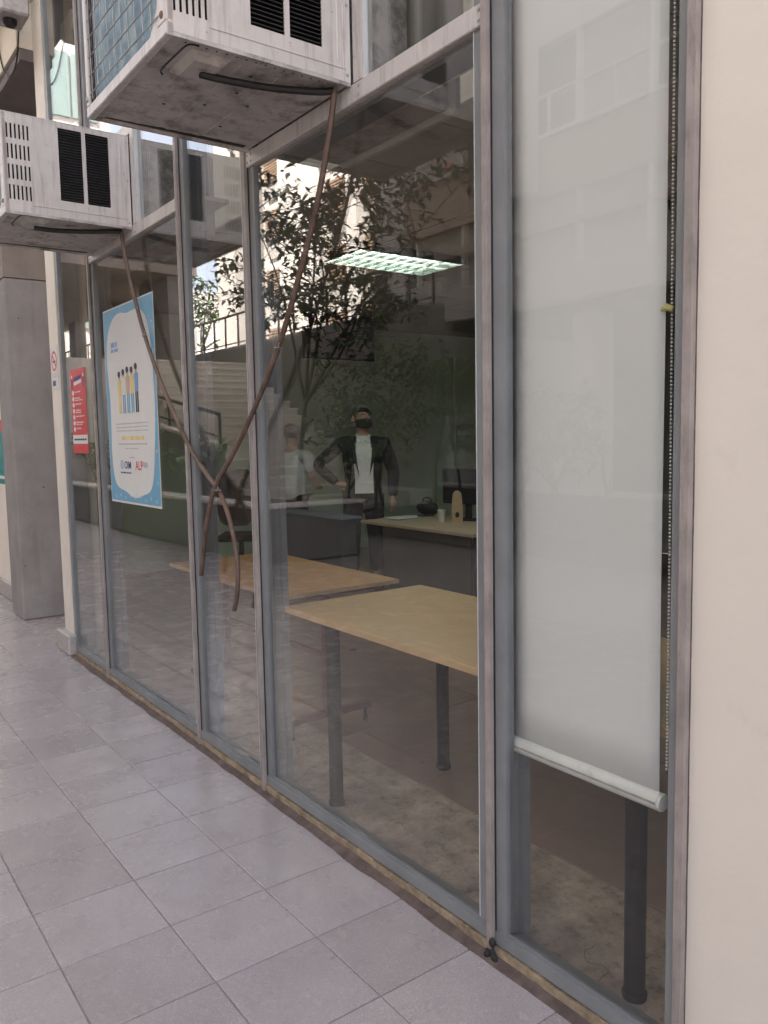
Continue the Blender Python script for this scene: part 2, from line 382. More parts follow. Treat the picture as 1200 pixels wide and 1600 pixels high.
def holes_panel(u0, u1, v0, v1, holes, fn, th):
    """panel in a u,v plane with rectangular holes; fn(u, v, d) gives the 3d point, d = depth"""
    us = sorted({u0, u1} | {h[0] for h in holes} | {h[1] for h in holes}); vs_ = sorted({v0, v1} | {h[2] for h in holes} | {h[3] for h in holes})
    def inside(u, v): return any(h[0] < u < h[1] and h[2] < v < h[3] for h in holes)
    mb = MB(); nu, nv = len(us), len(vs_)
    mb.v = [tuple(fn(u, v, d)) for d in (0, th) for u in us for v in vs_]
    idx = lambda i, j, d: d*nu*nv+i*nv+j
    solid = {(i, j): not inside((us[i]+us[i+1])/2, (vs_[j]+vs_[j+1])/2) for i in range(nu-1) for j in range(nv-1)}
    for (i, j), sd_ in solid.items():
        if not sd_: continue
        for d in (0, 1): mb.f.append([idx(i, j, d), idx(i+1, j, d), idx(i+1, j+1, d), idx(i, j+1, d)]); mb.mi.append(0)
        for (di, dj, a, b) in ((-1, 0, (i, j), (i, j+1)), (1, 0, (i+1, j), (i+1, j+1)), (0, -1, (i, j), (i+1, j)), (0, 1, (i, j+1), (i+1, j+1))):
            if not solid.get((i+di, j+dj), False):
                mb.f.append([idx(*a, 0), idx(*b, 0), idx(*b, 1), idx(*a, 1)]); mb.mi.append(0)
    return mb

# ================================================================== GROUND AND FLOORS
struct(B(-300, 300, -300, 300, -.4, -.03).build("courtyard_ground", MT['ground']))
B_ = B(-12.2, 8, -3.42, -.0445, -.0295, -.0035); B_.box(-12.2, -6.3, -.0444, .32, -.0295, -.0035)
pf = struct(B_.build("passage_floor", MT['grout'])) if True else struct(B(-12.2, 8, -3.42, -.0445, -.0295, -.0035).build("passage_floor", MT['grout']))
tile_meshes = []
for q in range(4):
    bm_ = MB().bev(-.1676, .1676, -.1676, .1676, -.02, .0, b=.0022)
    o = bm_.build("tile", MT['tile']); tile_meshes.append(o.data); bpy.data.objects.remove(o)
P_ = .339
cnt = 0
far_tiles = MB()
for j in range(-2, 10):
    for i in range(-28, 24):
        cx_, cy_ = -2.06+P_*(i+.5), -.381+P_*(.5-j)
        if j < 0 and (cx_ > -6.45 or j < -1): continue
        near = (-10.3 < cx_ < -.8 and j < 6) or (-5 < cx_ < -.7 and j < 7)
        tz = random.uniform(-.0007, .0007)
        if near and cnt < 295:
            t = bpy.data.objects.new("tile", random.choice(tile_meshes)); col.objects.link(t); t.parent = pf
            t.location = (cx_, cy_, tz); t.rotation_euler = (random.uniform(-.0012, .0012), random.uniform(-.0012, .0012), random.choice((0, 1, 2, 3))*math.pi/2)
            cnt += 1
        elif -12 < cx_ < 7.8:
            far_tiles.box(cx_-.1672, cx_+.1672, cy_-.1672, cy_+.1672, -.02, 0)
far_tiles.build("tile_field", MT['tile'], pf, kind="stuff")
# gritty joint between paving and sill
mb = MB(); xs = [-6.3+.045*i for i in range(120)]
top = []; bot = []
for x in xs:
    n1 = mnoise.noise(Vector((x*5, 1.3, 0))); n2 = mnoise.noise(Vector((x*11, 7.7, 0)))
    bot.append((x, -.05-.012*n1-.006*n2, .001)); top.append((x, -.017, .012+.006*n2))
mb.v = bot+top+[(x, y, -.003) for x, y, z in bot]; n = len(xs)
for i in range(n-1):
    mb.f.append([i, i+1, n+i+1, n+i]); mb.mi.append(0); mb.f.append([i, i+1, 2*n+i+1, 2*n+i]); mb.mi.append(0)
mb.build("dirt_joint", MT['dirt'], pf)

intf = struct(B(-9.3, .6, .02, 7.3, -.0295, -.004).build("interior_floor", MT['grout']))
B(-9.3, .6, .135, .566, -.02, .0).build("floor_strip", MT['rough_floor'], intf)
xj = [-9.3, -8.31, -5.86, -3.42, -.98, .6]; yj = [.571, 1.6, 2.9, 5.1, 7.3]
for a, b in zip(xj[:-1], xj[1:]):
    for c, d in zip(yj[:-1], yj[1:]):
        recentre(BV(a+.003, b-.003, c+.003, d-.003, -.02, random.uniform(-.001, .0), b=.002).build("floor_slab", MT['int_floor'], intf))

# ================================================================== OFFICE BUILDING (walls, ceiling, mass above)
off = thing("office_building", "cream office block that holds the glazed ground floor room", "building")
B(-1.026, 6.0, .0, .3, 0, 4.6).build("front_wall", MT['cream'], off)
B(-6.235, -6.01, -.012, .2, 0.0, 4.6).build("front_post", MT['cream_post'], off)
pl = BV(-6.29, -5.985, -.062, .2, 0, .155, b=.012).build("skirting_stone", MT['stone'], off)
# recess left of the post
B(-9.3, -6.24, .322, .36, 0, 4.6).build("recess_wall", MT['cream'], off)
B(-6.235, -6.2, .2005, .359, 0, 4.6).build("recess_return", MT['int_wall2'], off)
B(-14, -6.24, -.12, .32, 4.3, 4.72).build("fascia_beam", MT['fascia'], off)
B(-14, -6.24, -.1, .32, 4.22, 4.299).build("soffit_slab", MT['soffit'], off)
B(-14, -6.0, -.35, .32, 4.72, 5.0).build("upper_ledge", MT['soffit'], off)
B(-12.5, -8.0, .1, .32, 0, 4.21).build("side_wall", MT['cream'], off)
BV(-12.5, -7.98, .07, .1, 0, .17, b=.01).build("side_skirting", MT['stone'], off)
B(-7.9, -7.47, -.04, .32, 2.945, 4.219).build("column_head", MT['beam'], off)
B(-8.3, 8, -.02, 10, 4.62, 22).build("upper_storeys", MT['cream'], off)
B(-45, -8.31, -.05, 10, 4.62, 14).build("left_wing", MT['cream'], off)
B(-45, -12.51, .1, 10, 0, 4.2).build("left_wing_base", MT['bgrey'], off)
m_ = MB(); zz = 0.0
while zz < 4.5:
    wd_ = .0008+.0022*abs(mnoise.noise(Vector((0, 3, zz*4)))); m_.box(-1.0262-.0004, -1.0262+wd_, -.0032-.0012*abs(mnoise.noise(Vector((2, 3, zz*7)))), -.0002, zz, zz+.0395); zz += .04
m_.build("wall_crack", MT['dirt'], off)
# room shell
B(-9.45, -9.3, .6, 7.4, 0, 4.6).build("left_room_wall", MT['int_wall'], off)
B(-9.3, .75, 7.3, 7.45, 0, 4.6).build("back_room_wall", MT['int_wall2'], off)
B(.6, .75, .3, 7.3, 0, 4.6).build("right_room_wall", MT['int_wall2'], off)
B(-9.298, -9.275, .6, 7.29, .0, .09).build("skirting_board", MT['white_plain'], off)
B(-9.3, .6, .925, 7.3, 3.03, 3.2).build("ceiling_slab", MT['int_wall2'], off)
for i in range(16):
    x0 = -8.98+.6*i-.6+.0
    x0 = -3.58+.6*(i-9)
    if x0+.6 > .6: break
    recentre(BV(x0+.004, x0+.596, .897, .92, 3.005, 4.59, b=.003).build("bulkhead_panel", MT['int_fascia'], off))
    for j in range(5):
        y0 = .9+1.22*j
        recentre(BV(x0+.004, x0+.596, y0+.004, y0+1.216, 3.0, 3.018, b=.003).build("ceiling_panel", MT['ceil'], off))

colm = tag(BV(-7.9, -7.47, -.04, .32, 0, 2.94, b=.012).build("concrete_column", MT['concrete']), "rough grey concrete column behind the cream post at the far left", "column")

# ================================================================== GLAZED FACADE
fac = thing("glazed_facade", "long blue grey steel framed shopfront glazing between cream post and cream wall", "window wall")
MUL = [-5.23, -3.785, -3.085, -1.663]
ZT = 4.58
def mull(xc):
    B(xc-.0115, xc+.0115, -.022, .0, .0, ZT).build("mullion_cap", MT['strip'], fac)
    B(xc-.056, xc-.012, -.004, .028, .03, ZT).build("stile", MT['steel'], fac)
    B(xc+.012, xc+.056, -.004, .028, .03, ZT).build("stile", MT['steel'], fac)
    B(xc-.022, xc+.022, .0285, .08, .03, ZT).build("mullion_core", MT['steel'], fac); B(xc-.045, xc+.045, .0805, .108, .03, ZT).build("jamb", MT['steel_dark'], fac)
    B(xc+.012, xc+.0145, -.009, -.0045, .03, ZT).build("gasket", MT['gasket'], fac)
    B(xc-.0595, xc-.0565, -.004, .012, .09, ZT).build("glazing_bead", MT['bead'], fac)
for x in MUL: mull(x)
m_ = MB()
for k in range(7): m_.ell((-1.65+random.uniform(-.02, .02), -.026+random.uniform(-.01, .006), .008+.01*k*random.random()), random.uniform(.008, .014), random.uniform(.006, .011), random.uniform(.008, .016), 8, 6)
m_.build("mastic_lump", MT['gasket'], fac, smooth=True)
# end frames
B(-1.047, -1.0265, -.022, .03, 0, ZT).build("mullion_cap", MT['strip'], fac)
B(-1.076, -1.0475, -.006, .028, .03, ZT).build("stile", MT['steel'], fac)
B(-1.076, -1.0265, .0305, .108, .03, ZT).build("mullion_core", MT['steel_dark'], fac)
B(-6.009, -5.96, -.006, .028, .03, ZT).build("stile", MT['steel'], fac)
B(-6.009, -5.975, .0285, .135, .03, ZT).build("mullion_core", MT['steel_dark'], fac)
bays = [(-5.96, -5.286), (-5.174, -3.841), (-3.729, -3.141), (-3.029, -1.719), (-1.607, -1.076)]
wide = [False, True, False, True, False]
ACX = {1: -4.785, 3: -2.675}
for bi, ((x0, x1), wd) in enumerate(zip(bays, wide)):
    xa, xb = x0-.004, x1+.004
    # sill: putty strip, bottom rail, inner ledge
    m_ = MB(); nseg = 14
    for i in range(nseg):
        a = x0-.06+(x1-x0+.12)*i/nseg; b = x0-.06+(x1-x0+.12)*(i+1)/nseg
        h = .034+.008*mnoise.noise(Vector((a*6, 0, 4))); d = -.016+.004*mnoise.noise(Vector((a*9, 3, 0)))
        m_.box(a, b, d, .02, .0, h)
    m_.build("sill_putty", MT['putty'], fac)
    B(x0-.042, x1+.042, -.0115, .0275, .043, .079).build("bottom_rail", MT['steel'], fac)
    B(x0, x1, -.002, .0075, .0793, .0855).build("rail_bead", MT['steel'], fac)
    m_ = MB(); m_.prism([(x0, .028, .02), (x0, .072, .02), (x0, .072, .058), (x0, .028, .078)], (x1-x0, 0, 0)); m_.build("inner_sill", MT['steel'], fac)
    ztop = 2.652 if wd else ZT
    B(xa, xb, .008, .014, .0857, ztop).build("glass_pane", MT['glass'], fac)
    if wd:
        ac = ACX[bi]; ax0, ax1 = ac-.385, ac+.385
        BV(x0-.05, x1+.05, -.014, .03, 2.652, 2.712, b=.003).build("transom", MT['white_rail'], fac)
        B(x0-.02, x1+.02, .0305, .12, 2.64, 2.70).build("transom_core", MT['steel_dark'], fac)
        for xx in (x0-.03, x0+.0, x1+.03, ax1+.03):
            for zz in (2.668, 2.696): MB().lathe((xx, -.0142, zz), [(.005, 0), (.005, -.002), (.002, -.003)], 8, axis='y').build("screw", MT['wire'], fac)
        B(ax1, ax1+.05, -.014, .03, 2.713, ZT).build("window_stile", MT['white_rail'], fac)
        if ax0-.03 > x0: B(x0, ax0, -.012, .03, 2.713, ZT).build("filler_panel", MT['white_rail'], fac)
        B(ax0, ax1, -.012, .03, 3.19, 3.25).build("transom", MT['white_rail'], fac)
        B(ax1+.052, xb, .008, .014, 2.713, ZT).build("glass_pane", MT['glass'], fac)
        B(ax0, ax1-.002, .008, .014, 3.251, ZT).build("glass_pane", MT['glass'], fac)
        B(ax1+.0505, ax1+.0535, -.006, .012, 2.713, ZT).build("glazing_bead", MT['bead'], fac)
B(-6.009, -1.0265, -.02, .1, 4.58, 4.619).build("head_beam", MT['steel_dark'], fac)

# ================================================================== WINDOW AIR CONDITIONERS
def make_ac():
    root = thing("window_air_conditioner", "", "air conditioner")
    W, D, H = .375, .63, .47
    slots = []
    for r_ in range(4):
        for c_ in range(6):
            y = -.612+.0195*c_; z = .058+.098*r_
            slots.append((y, y+.0085, z, z+.07))
    louv = [(-.365, -.248, .085, .445), (-.228, -.11, .085, .445)]
    for sx in (1, -1):
        holes_panel(-D+.002, -.001, .0, H, slots+louv, lambda u, v, d: Vector((sx*(W-d), u, v)), .004).build("side_panel", MT['ac'], root)
        fm = MB()
        for h in louv:
            for i in range(26):
                z = h[2]+.006+i*(h[3]-h[2]-.008)/26
                fm.prism([(sx*(W+.003), h[0]+.001, z), (sx*(W+.003), h[1]-.001, z), (sx*(W-.016), h[1]-.001, z+.012), (sx*(W-.016), h[0]+.001, z+.012)], (0, 0, .0022))
        fm.build("louvre_fins", MT['fin'], root, kind="stuff")
        MB().tube([(sx*W, -.5, .04), (sx*W, -.02, .04)], .0035, 6).build("pressed_rib", MT['ac'], root)
        MB().tube([(sx*W, -.05, .06), (sx*W, -.05, .43)], .0035, 6).build("pressed_rib", MT['ac'], root)
        MB().tube([(sx*W, -.028, .02), (sx*W, -.028, .45)], .003, 6).build("pressed_rib", MT['ac'], root)
    B(-W+.02, W-.02, -D+.05, -.01, .01, H-.01).build("inner_core", MT['black'], root)
    BV(-W, W, -D, 0, H, H+.006, b=.002).build("top_panel", MT['ac'], root)
    # underside pan with rim, drain box, ribs
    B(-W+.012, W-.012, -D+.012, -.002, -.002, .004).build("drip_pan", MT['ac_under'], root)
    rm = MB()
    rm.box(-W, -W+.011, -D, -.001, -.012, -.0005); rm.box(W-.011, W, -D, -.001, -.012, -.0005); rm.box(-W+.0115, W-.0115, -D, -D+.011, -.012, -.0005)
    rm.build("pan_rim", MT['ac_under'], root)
    dg_ = MB(); edge = []
    for k in range(25):
        y = -D+.05+(D-.08)*k/24; wv_ = .006+.02*(k/24)+.014*abs(mnoise.noise(Vector((k*.4, 1, 2)))); edge.append((y, wv_))
    for (y0, w0), (y1, w1) in zip(edge[:-1], edge[1:]): dg_.prism([(-W+.022, y0, -.0022), (-W+.022+w0, y0, -.0022), (-W+.022+w1, y1, -.0022), (-W+.022, y1, -.0022)], (0, 0, -.0012))
    dg_.build("drip_gap", MT['black'], root)
    m_ = MB(); q = [(.13, -.53), (.31, -.53), (.31, -.40), (.13, -.40)]
    cx_, cy_ = .22, -.465
    vs = [(x, y, -.0022) for x, y in q]+[(cx_+(x-cx_)*.72, cy_+(y-cy_)*.7, -.022) for x, y in q]
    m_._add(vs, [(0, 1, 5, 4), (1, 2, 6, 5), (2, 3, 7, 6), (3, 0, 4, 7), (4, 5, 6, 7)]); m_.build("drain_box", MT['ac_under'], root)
    MB().tube(smoothline([(.1, -.54, -.004), (.13, -.555, -.004), (.25, -.555, -.004), (.33, -.55, -.004), (.34, -.52, -.004)], 4), .0028, 6).build("drain_box_rim", MT['fin'], root)
    for yy in (-.22, -.36): MB().tube([(-.3, yy, -.003), (.3, yy, -.003)], .0022, 6).build("pressed_rib", MT['ac_under'], root)
    hm = MB()
    for i in range(16): hm.lathe((W-.04, -.56+.033*i, -.0025), [(.0035, 0), (.0035, -.0008)], 6)
    hm.build("weep_holes", MT['black'], root)
    for px_, py_ in ((-.05, -.33), (-.2, -.2), (.02, -.2), (.1, -.28), (-.12, -.45), (.24, -.3)): MB().lathe((px_, py_, -.0025), [(.006, 0), (.006, -.0012)], 6).build("screw_hole", MT['black'], root)
    # outer face: frame, coil, wire guard, slotted strip
    f = MB(); f.bev(-W, W, -D-.006, -D+.02, -.012, .026, .003); f.bev(-W, W, -D-.006, -D+.02, H-.024, H+.006, .003)
    f.bev(-W, -W+.03, -D-.0055, -D+.02, .0262, H-.0242, .003); f.bev(W-.062, W, -D-.0055, -D+.02, .0262, H-.0242, .003)
    f.prism([(W-.0625, -D-.003, .0262), (W-.13, -D-.003, .0262), (W-.115, -D-.003, .04), (W-.10, -D-.003, .044), (W-.085, -D-.003, .07), (W-.074, -D-.003, .075), (W-.0625, -D-.003, .11)], (0, .004, 0))
    f.build("face_frame", MT['ac'], root)
    B(-W+.075, W-.0615, -D+.008, -D+.03, .0265, H-.0245).build("coil_fins", MT['coil'], root)
    ps = holes_panel(-W+.0305, -W+.072, .0265, H-.0245, [(-W+.036+.017*c_, -W+.046+.017*c_, .035+.062*r_+.018*c_, .075+.062*r_+.018*c_) for c_ in (0, 1) for r_ in range(6)], lambda u, v, d: Vector((u, -D+.002+d, v)), .003)
    ps.build("slotted_strip", MT['black'], root)
    B(-W+.031, -W+.0715, -D+.0075, -D+.012, .0268, H-.0248).build("strip_backing", MT['ac'], root)
    for i in range(10):
        x = -W+.07+.0625*i
        if x > W-.06: break
        j = lambda: random.uniform(-.003, .003)
        MB().tube([(x, -D-.004, H-.02), (x+j(), -D-.008, .3+j()), (x+j(), -D-.006, .12), (x+.004+j()*2, -D-.005, .03+abs(j())*9)], .0017, 5).build("guard_wire", MT['wire'], root)
    for i in range(7):
        z = .055+.062*i
        MB().tube([(-W+.045, -D-.0065, z), (-.1, -D-.009, z+random.uniform(-.003, .003)), (W-.05, -D-.0065, z)], .0019, 5).build("guard_wire", MT['wire'], root)
    for x, z in ((W-.03, .05), (W-.03, .42), (-W+.014, .05), (-W+.014, .42)):
        MB().lathe((x, -D-.0055, z), [(.011, 0), (.011, -.002), (.006, -.005)], 10, axis='y').build("bolt", MT['rust'] if x > 0 else MT['wire'], root)
    for z in (.02, .24, .44): MB().lathe((W, -.014, z), [(.005, 0), (.005, .002)], 8, axis='x').build("screw", MT['wire'], root)
    # part of the unit inside the room
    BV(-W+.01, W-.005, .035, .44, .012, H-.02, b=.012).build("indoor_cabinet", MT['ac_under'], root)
    BV(-W-.004, W+.008, .44, .49, .0, H-.01, b=.015).build("indoor_grille", MT['int_fascia'], root)
    return root
ac1 = make_ac()
G_ = "window air conditioners along the facade"
ac1.location = (-2.675, -.0165, 2.716); ac1["label"] = "nearer dirty white window air conditioner, its blue coil and wire guard visible"; ac1["group"] = G_
ac2 = copy_tree(ac1); ac2.location = (-4.785, -.0165, 2.70); ac2["label"] = "farther window air conditioner with slots and black louvres on its side, at left edge"

# drain hoses
def hose(pts, label, ties, black, r=.0108):
    root = thing("drain_hose", label, "hose", group="drain hoses hanging from the air conditioners")
    MB().tube(smoothline(pts, 8), r, 10).build("tube", MT['hose'], root, smooth=True)
    MB().tube(smoothline(black, 6), .0125, 8).build("rubber_connector", MT['hose_black'], root, smooth=True)
    for t in ties:
        t = Vector(t); m_ = MB()
        m_.tube([t+Vector((-.0145, -.004, -.004)), t+Vector((0, -.0155, .003)), t+Vector((.0145, -.004, .004)), t+Vector((.012, .011, 0)), t+Vector((-.012, .011, 0)), t+Vector((-.0145, -.004, -.004))], .0026, 5)
        m_.tube([t+Vector((.012, -.006, .004)), t+Vector((.034, -.014, .018))], .0022, 5); m_.build("wire_tie", MT['wire'], root)
    return root
hose([(-2.352, -.05, 2.705), (-2.36, -.05, 2.66), (-2.40, -.05, 2.54), (-2.49, -.048, 2.345), (-2.62, -.046, 2.14), (-2.795, -.045, 1.896), (-3.05, -.047, 1.63), (-3.25, -.05, 1.455), (-3.39, -.058, 1.335), (-3.50, -.056, 1.16), (-3.56, -.052, 1.02), (-3.60, -.05, .905)],
     "brown drain hose from the nearer air conditioner, sweeping left and crossing in front", [(-2.795, -.045, 1.896)],
     [(-2.46, -.48, 2.69), (-2.45, -.40, 2.688), (-2.43, -.25, 2.692), (-2.39, -.1, 2.70), (-2.352, -.052, 2.70)])
hose([(-4.478, -.05, 2.688), (-4.47, -.05, 2.62), (-4.40, -.045, 2.42), (-4.225, -.042, 2.1), (-4.0, -.04, 1.81), (-3.7, -.038, 1.511), (-3.5, -.036, 1.375), (-3.385, -.034, 1.30), (-3.29, -.034, 1.17), (-3.235, -.036, 1.02), (-3.24, -.038, .88), (-3.275, -.04, .785)],
     "brown drain hose from the farther air conditioner, slanting right to a J shaped end", [(-4.225, -.042, 2.1), (-3.39, -.046, 1.318)],
     [(-4.58, -.48, 2.672), (-4.57, -.4, 2.668), (-4.54, -.25, 2.674), (-4.5, -.1, 2.685), (-4.478, -.052, 2.686)])

# wall light / camera box on the fascia with its cable
jb = thing("junction_box", "small dark camera box with hanging cable on the cream beam at top left", "camera", (-5.95, -.2, 4.4))
BV(-6.08, -5.83, -.3, -.121, 4.33, 4.46, b=.012).build("housing", MT['stone'], jb)
MB().lathe((-5.95, -.22, 4.33), [(.045, 0), (.045, -.02), (.03, -.04)], 12).build("lens", MT['black'], jb)
MB().tube(smoothline([(-6.06, -.14, 4.36), (-6.2, -.13, 4.2), (-6.38, -.13, 4.16), (-6.58, -.13, 4.24), (-6.7, -.13, 4.42), (-6.75, -.13, 4.6)], 6), .006, 6).build("cable", MT['hose_black'], jb, smooth=True)

# ================================================================== SIGNS AND POSTERS
def flat(poly, y, t=.0006):          # poly in x,z facing -y
    return MB().prism([(x, y, z) for x, z in poly], (0, t, 0))
def rect(x0, x1, z0, z1): return [(x0, z0), (x1, z0), (x1, z1), (x0, z1)]
def ring(cx_, cz, ro, ri, y, n=28, sx=1):
    m_ = MB(); vs = []
    for r_ in (ro, ri):
        for j in range(n):
            a = 2*math.pi*j/n; vs.append((cx_+r_*math.cos(a)*sx, y, cz+r_*math.sin(a)))
    m_._add(vs, [(j, (j+1) % n, n+(j+1) % n, n+j) for j in range(n)]); return m_
def disc(cx_, cz, rx, rz, n=24): return [(cx_+rx*math.cos(2*math.pi*j/n), cz+rz*math.sin(2*math.pi*j/n)) for j in range(n)]
def bars(x0, x1, z, h, y, words, rnd):   # a line of illegible small print
    m_ = MB(); x = x0
    while x < x1-.004:
        wd_ = rnd.uniform(.5, 1.6)*words
        e = min(x+wd_, x1); m_.prism([(a, y, b) for a, b in rect(x, e, z, z+h)], (0, .0004, 0)); x = e+words*.25
    return m_
def text(body, size, x, y, z, m, parent, name="lettering", align='CENTER', bold=.0, face=-1):
    c = bpy.data.curves.new(name, 'FONT'); c.body = body; c.size = size; c.align_x = align; c.extrude = .0003; c.offset = bold
    o = bpy.data.objects.new(name, c); col.objects.link(o); bpy.context.view_layer.update()
    dg = bpy.context.evaluated_depsgraph_get(); me = bpy.data.meshes.new_from_object(o.evaluated_get(dg)); bpy.data.objects.remove(o)
    me.transform(Matrix.Translation((x, y, z)) @ Matrix.Rotation(R(90), 4, 'X')); me.transform(Matrix.Translation(-wloc(parent)))
    me.materials.clear(); me.materials.append(m)
    q = bpy.data.objects.new(name, me); col.objects.link(q); q.parent = parent; return q

def nosmoke(x0, x1, z0, z1, y, label, normal=None):
    s = thing("no_smoking_sign", label, "sign", (x0, y, z0), "no smoking signs on the cream walls")
    BV(x0, x1, y, y+.004, z0, z1, b=.001).build("plate", MT['paper'], s)
    w_ = x1-x0; cx_ = (x0+x1)/2; cz = z1-w_*.62
    ring(cx_, cz, w_*.42, w_*.33, y-.0008).build("red_ring", MT['red'], s)
    a = R(-45); r_ = w_*.36; d = Vector((math.cos(a), math.sin(a))); p = Vector((-d.y, d.x))*w_*.045
    flat([(cx_+d.x*r_+p.x, cz+d.y*r_+p.y), (cx_+d.x*r_-p.x, cz+d.y*r_-p.y), (cx_-d.x*r_-p.x, cz-d.y*r_-p.y), (cx_-d.x*r_+p.x, cz-d.y*r_+p.y)], y-.0014).build("red_slash", MT['red'], s)
    flat(rect(cx_-w_*.2, cx_+w_*.2, cz-w_*.06, cz+w_*.01), y-.0008, .0004).build("cigarette", MT['dark_print'], s)
    rn = random.Random(3)
    for k in range(2): bars(x0+w_*.12, x1-w_*.1, z0+(z1-z0)*(.34-.05*k), (z1-z0)*.016, y-.0008, .012, rn).build("small_print", MT['grey_print'], s)
    flat(rect(x0+w_*.15, x0+w_*.6, z0+(z1-z0)*.08, z0+(z1-z0)*.2), y-.0008, .0004).build("logo_block", MT['navy'], s)
    return s
nosmoke(-6.205, -6.035, 1.93, 2.235, -.0165, "no smoking sign on the narrow cream post right of the column")
nosmoke(-8.62, -8.29, 1.9, 2.28, .0955, "no smoking sign on the wall at the far left edge, beyond the column")
tp = thing("wall_poster", "teal and red notice below the no smoking sign at the left edge", "poster", (-9.1, .094, 1.0))
B(-9.2, -8.52, .095, .0985, 1.15, 1.66).build("sheet", MT['teal'], tp); B(-9.2, -8.52, .093, .0948, 1.661, 1.78).build("header", MT['red'], tp); B(-9.2, -8.52, .093, .0945, 1.2, 1.23).build("white_band", MT['paper'], tp)

# red notice on the first pane (in front of the blind, inside the glass)
rd = thing("red_notice", "tall narrow red notice with white icons stuck to the first pane", "poster", (-5.83, .016, 1.47))
X0, X1, Z0, Z1 = -5.825, -5.485, 1.472, 2.04
yy = .0065
B(X0, X1, yy, yy+.001, Z0, Z1).build("sheet", MT['red'], rd)
flat(rect(X0, X1, Z0+.065, Z0+.125), yy-.0009, .0004).build("white_band", MT['paper'], rd)
rn = random.Random(5); wr = X1-X0
bars(X0+.03, X1-.03, Z0+.088, .012, yy-.0016, .03, rn).build("small_print", MT['dark_print'], rd)
for k in range(7):
    z = Z0+.165+.041*k
    flat(disc(X0+.055, z, .025, .0165), yy-.0009, .0004).build("icon", MT['paper'], rd)
    bars(X0+.1, X0+.1+rn.uniform(.1, .2), z, .008, yy-.0009, .035, rn).build("small_print", MT['paper'], rd)
    if k % 2: bars(X0+.1, X0+.1+rn.uniform(.1, .17), z-.014, .007, yy-.0009, .035, rn).build("small_print", MT['paper'], rd)
for k, (z, mm) in enumerate(((Z0+.5, MT['navy']), (Z0+.47, MT['paper']))):
    flat([(X0+.085, z-.012), (X1-.085, z+.004), (X1-.08, z+.026), (X0+.085, z+.012)], yy-.0009, .0004).build("title_bar", mm, rd)
for sx in (.04, wr-.04):
    flat(disc(X0+sx, Z0+.52, .014, .012), yy-.0009, .0004).build("figure", MT['paper'], rd); flat(rect(X0+sx-.012, X0+sx+.012, Z0+.44, Z0+.506), yy-.0009, .0004).build("figure", MT['navy'], rd)

# big blue bordered poster on the second pane
bp = thing("blue_poster", "large white poster with wavy blue border hung inside the second pane", "poster", (-5.05, .017, 1.18))
X0, X1, Z0, Z1 = -5.05, -4.215, 1.18, 2.335
yp = .0062
def warp(m_, amp=.0):
    return m_
B(X0, X1, yp, yp+.001, Z0, Z1).build("sheet", MT['paper'], bp)
flat(rect(X0+.008, X1-.008, Z0+.012, Z1-.008), yp-.0009, .0004).build("blue_field", MT['blue'], bp)
def wavy():
    cxm, czm = (X0+X1)/2, (Z0+Z1)/2; hw, hh = (X1-X0)/2, (Z1-Z0)/2; pts = []
    for j in range(96):
        a = 2*math.pi*j/96; c_, s_ = math.cos(a), math.sin(a); p = 5
        k = (abs(c_)**p+abs(s_)**p)**(-1/p)
        u, v = c_*k, s_*k
        wob = 1+.035*math.sin(3*a+.6)+.03*math.sin(5*a+2.1)
        if v > .55 and u < .2: wob -= .06*(v-.55)
        pts.append((cxm+u*hw*.88*wob, czm+v*hh*.9*(1+.02*math.sin(4*a+1)+.018*math.sin(7*a))))
    return pts
flat(wavy(), yp-.0018, .0004).build("white_field", MT['paper'], bp)
yt = yp-.0026
def LX(t): return X0+(X1-X0)*t
def LZ(t): return Z0+(Z1-Z0)*t
cols = [('yellow', 'dark_print', .0), ('paper', 'blue2', .01), ('skinp', 'blue', .02), ('yellow', 'blue', .015), ('blue2', 'dark_print', .03)]
for k, (top_, leg_, dz) in enumerate(cols):
    cx_ = LX(.3+.085*k); base = LZ(.46); hh = .245+dz
    for s in (-1, 1): flat(rect(cx_+s*.014-.010, cx_+s*.014+.010, base, base+hh*.45), yt, .0004).build("figure_leg", MT[leg_] if k else MT['yellow'], bp)
    flat([(cx_-.027, base+hh*.42), (cx_+.027, base+hh*.42), (cx_+.033, base+hh*.78), (cx_, base+hh*.83), (cx_-.033, base+hh*.78)], yt-.0005, .0004).build("figure_body", MT[top_], bp)
    flat(disc(cx_, base+hh*.9, .021, .024), yt-.0005, .0004).build("figure_head", MT['skinp'], bp)
    flat(disc(cx_-.002, base+hh*.935, .023, .018), yt-.001, .0004).build("figure_hair", MT['dark_print'], bp)
rn = random.Random(9)
for k in range(3): bars(LX(.19), LX(.83), LZ(.405-.018*k), .006, yt, .03, rn).build("small_print", MT['grey_print'], bp)
bars(LX(.3), LX(.76), LZ(.325), .022, yt, .06, rn).build("yellow_title", MT['yellow'], bp)
bars(LX(.22), LX(.8), LZ(.302), .007, yt, .03, rn).build("small_print", MT['grey_print'], bp)
bars(LX(.36), LX(.62), LZ(.28), .005, yt, .03, rn).build("small_print", MT['grey_print'], bp)
bars(LX(.44), LX(.54), LZ(.235), .005, yt, .02, rn).build("small_print", MT['grey_print'], bp)
text("OIM", .062, LX(.395), yt, LZ(.18), MT['navy'], bp, bold=.0006)
ring(LX(.275), LZ(.2), .026, .019, yt).build("emblem_ring", MT['blue2'], bp); ring(LX(.275), LZ(.2), .012, .007, yt).build("emblem_ring", MT['blue2'], bp)
bars(LX(.24), LX(.46), LZ(.155), .008, yt, .03, rn).build("small_print", MT['navy'], bp)
text("ALP", .072, LX(.62), yt, LZ(.177), MT['red'], bp, bold=.0008)
bars(LX(.7), LX(.78), LZ(.19), .03, yt, .02, rn).build("small_print", MT['grey_print'], bp)
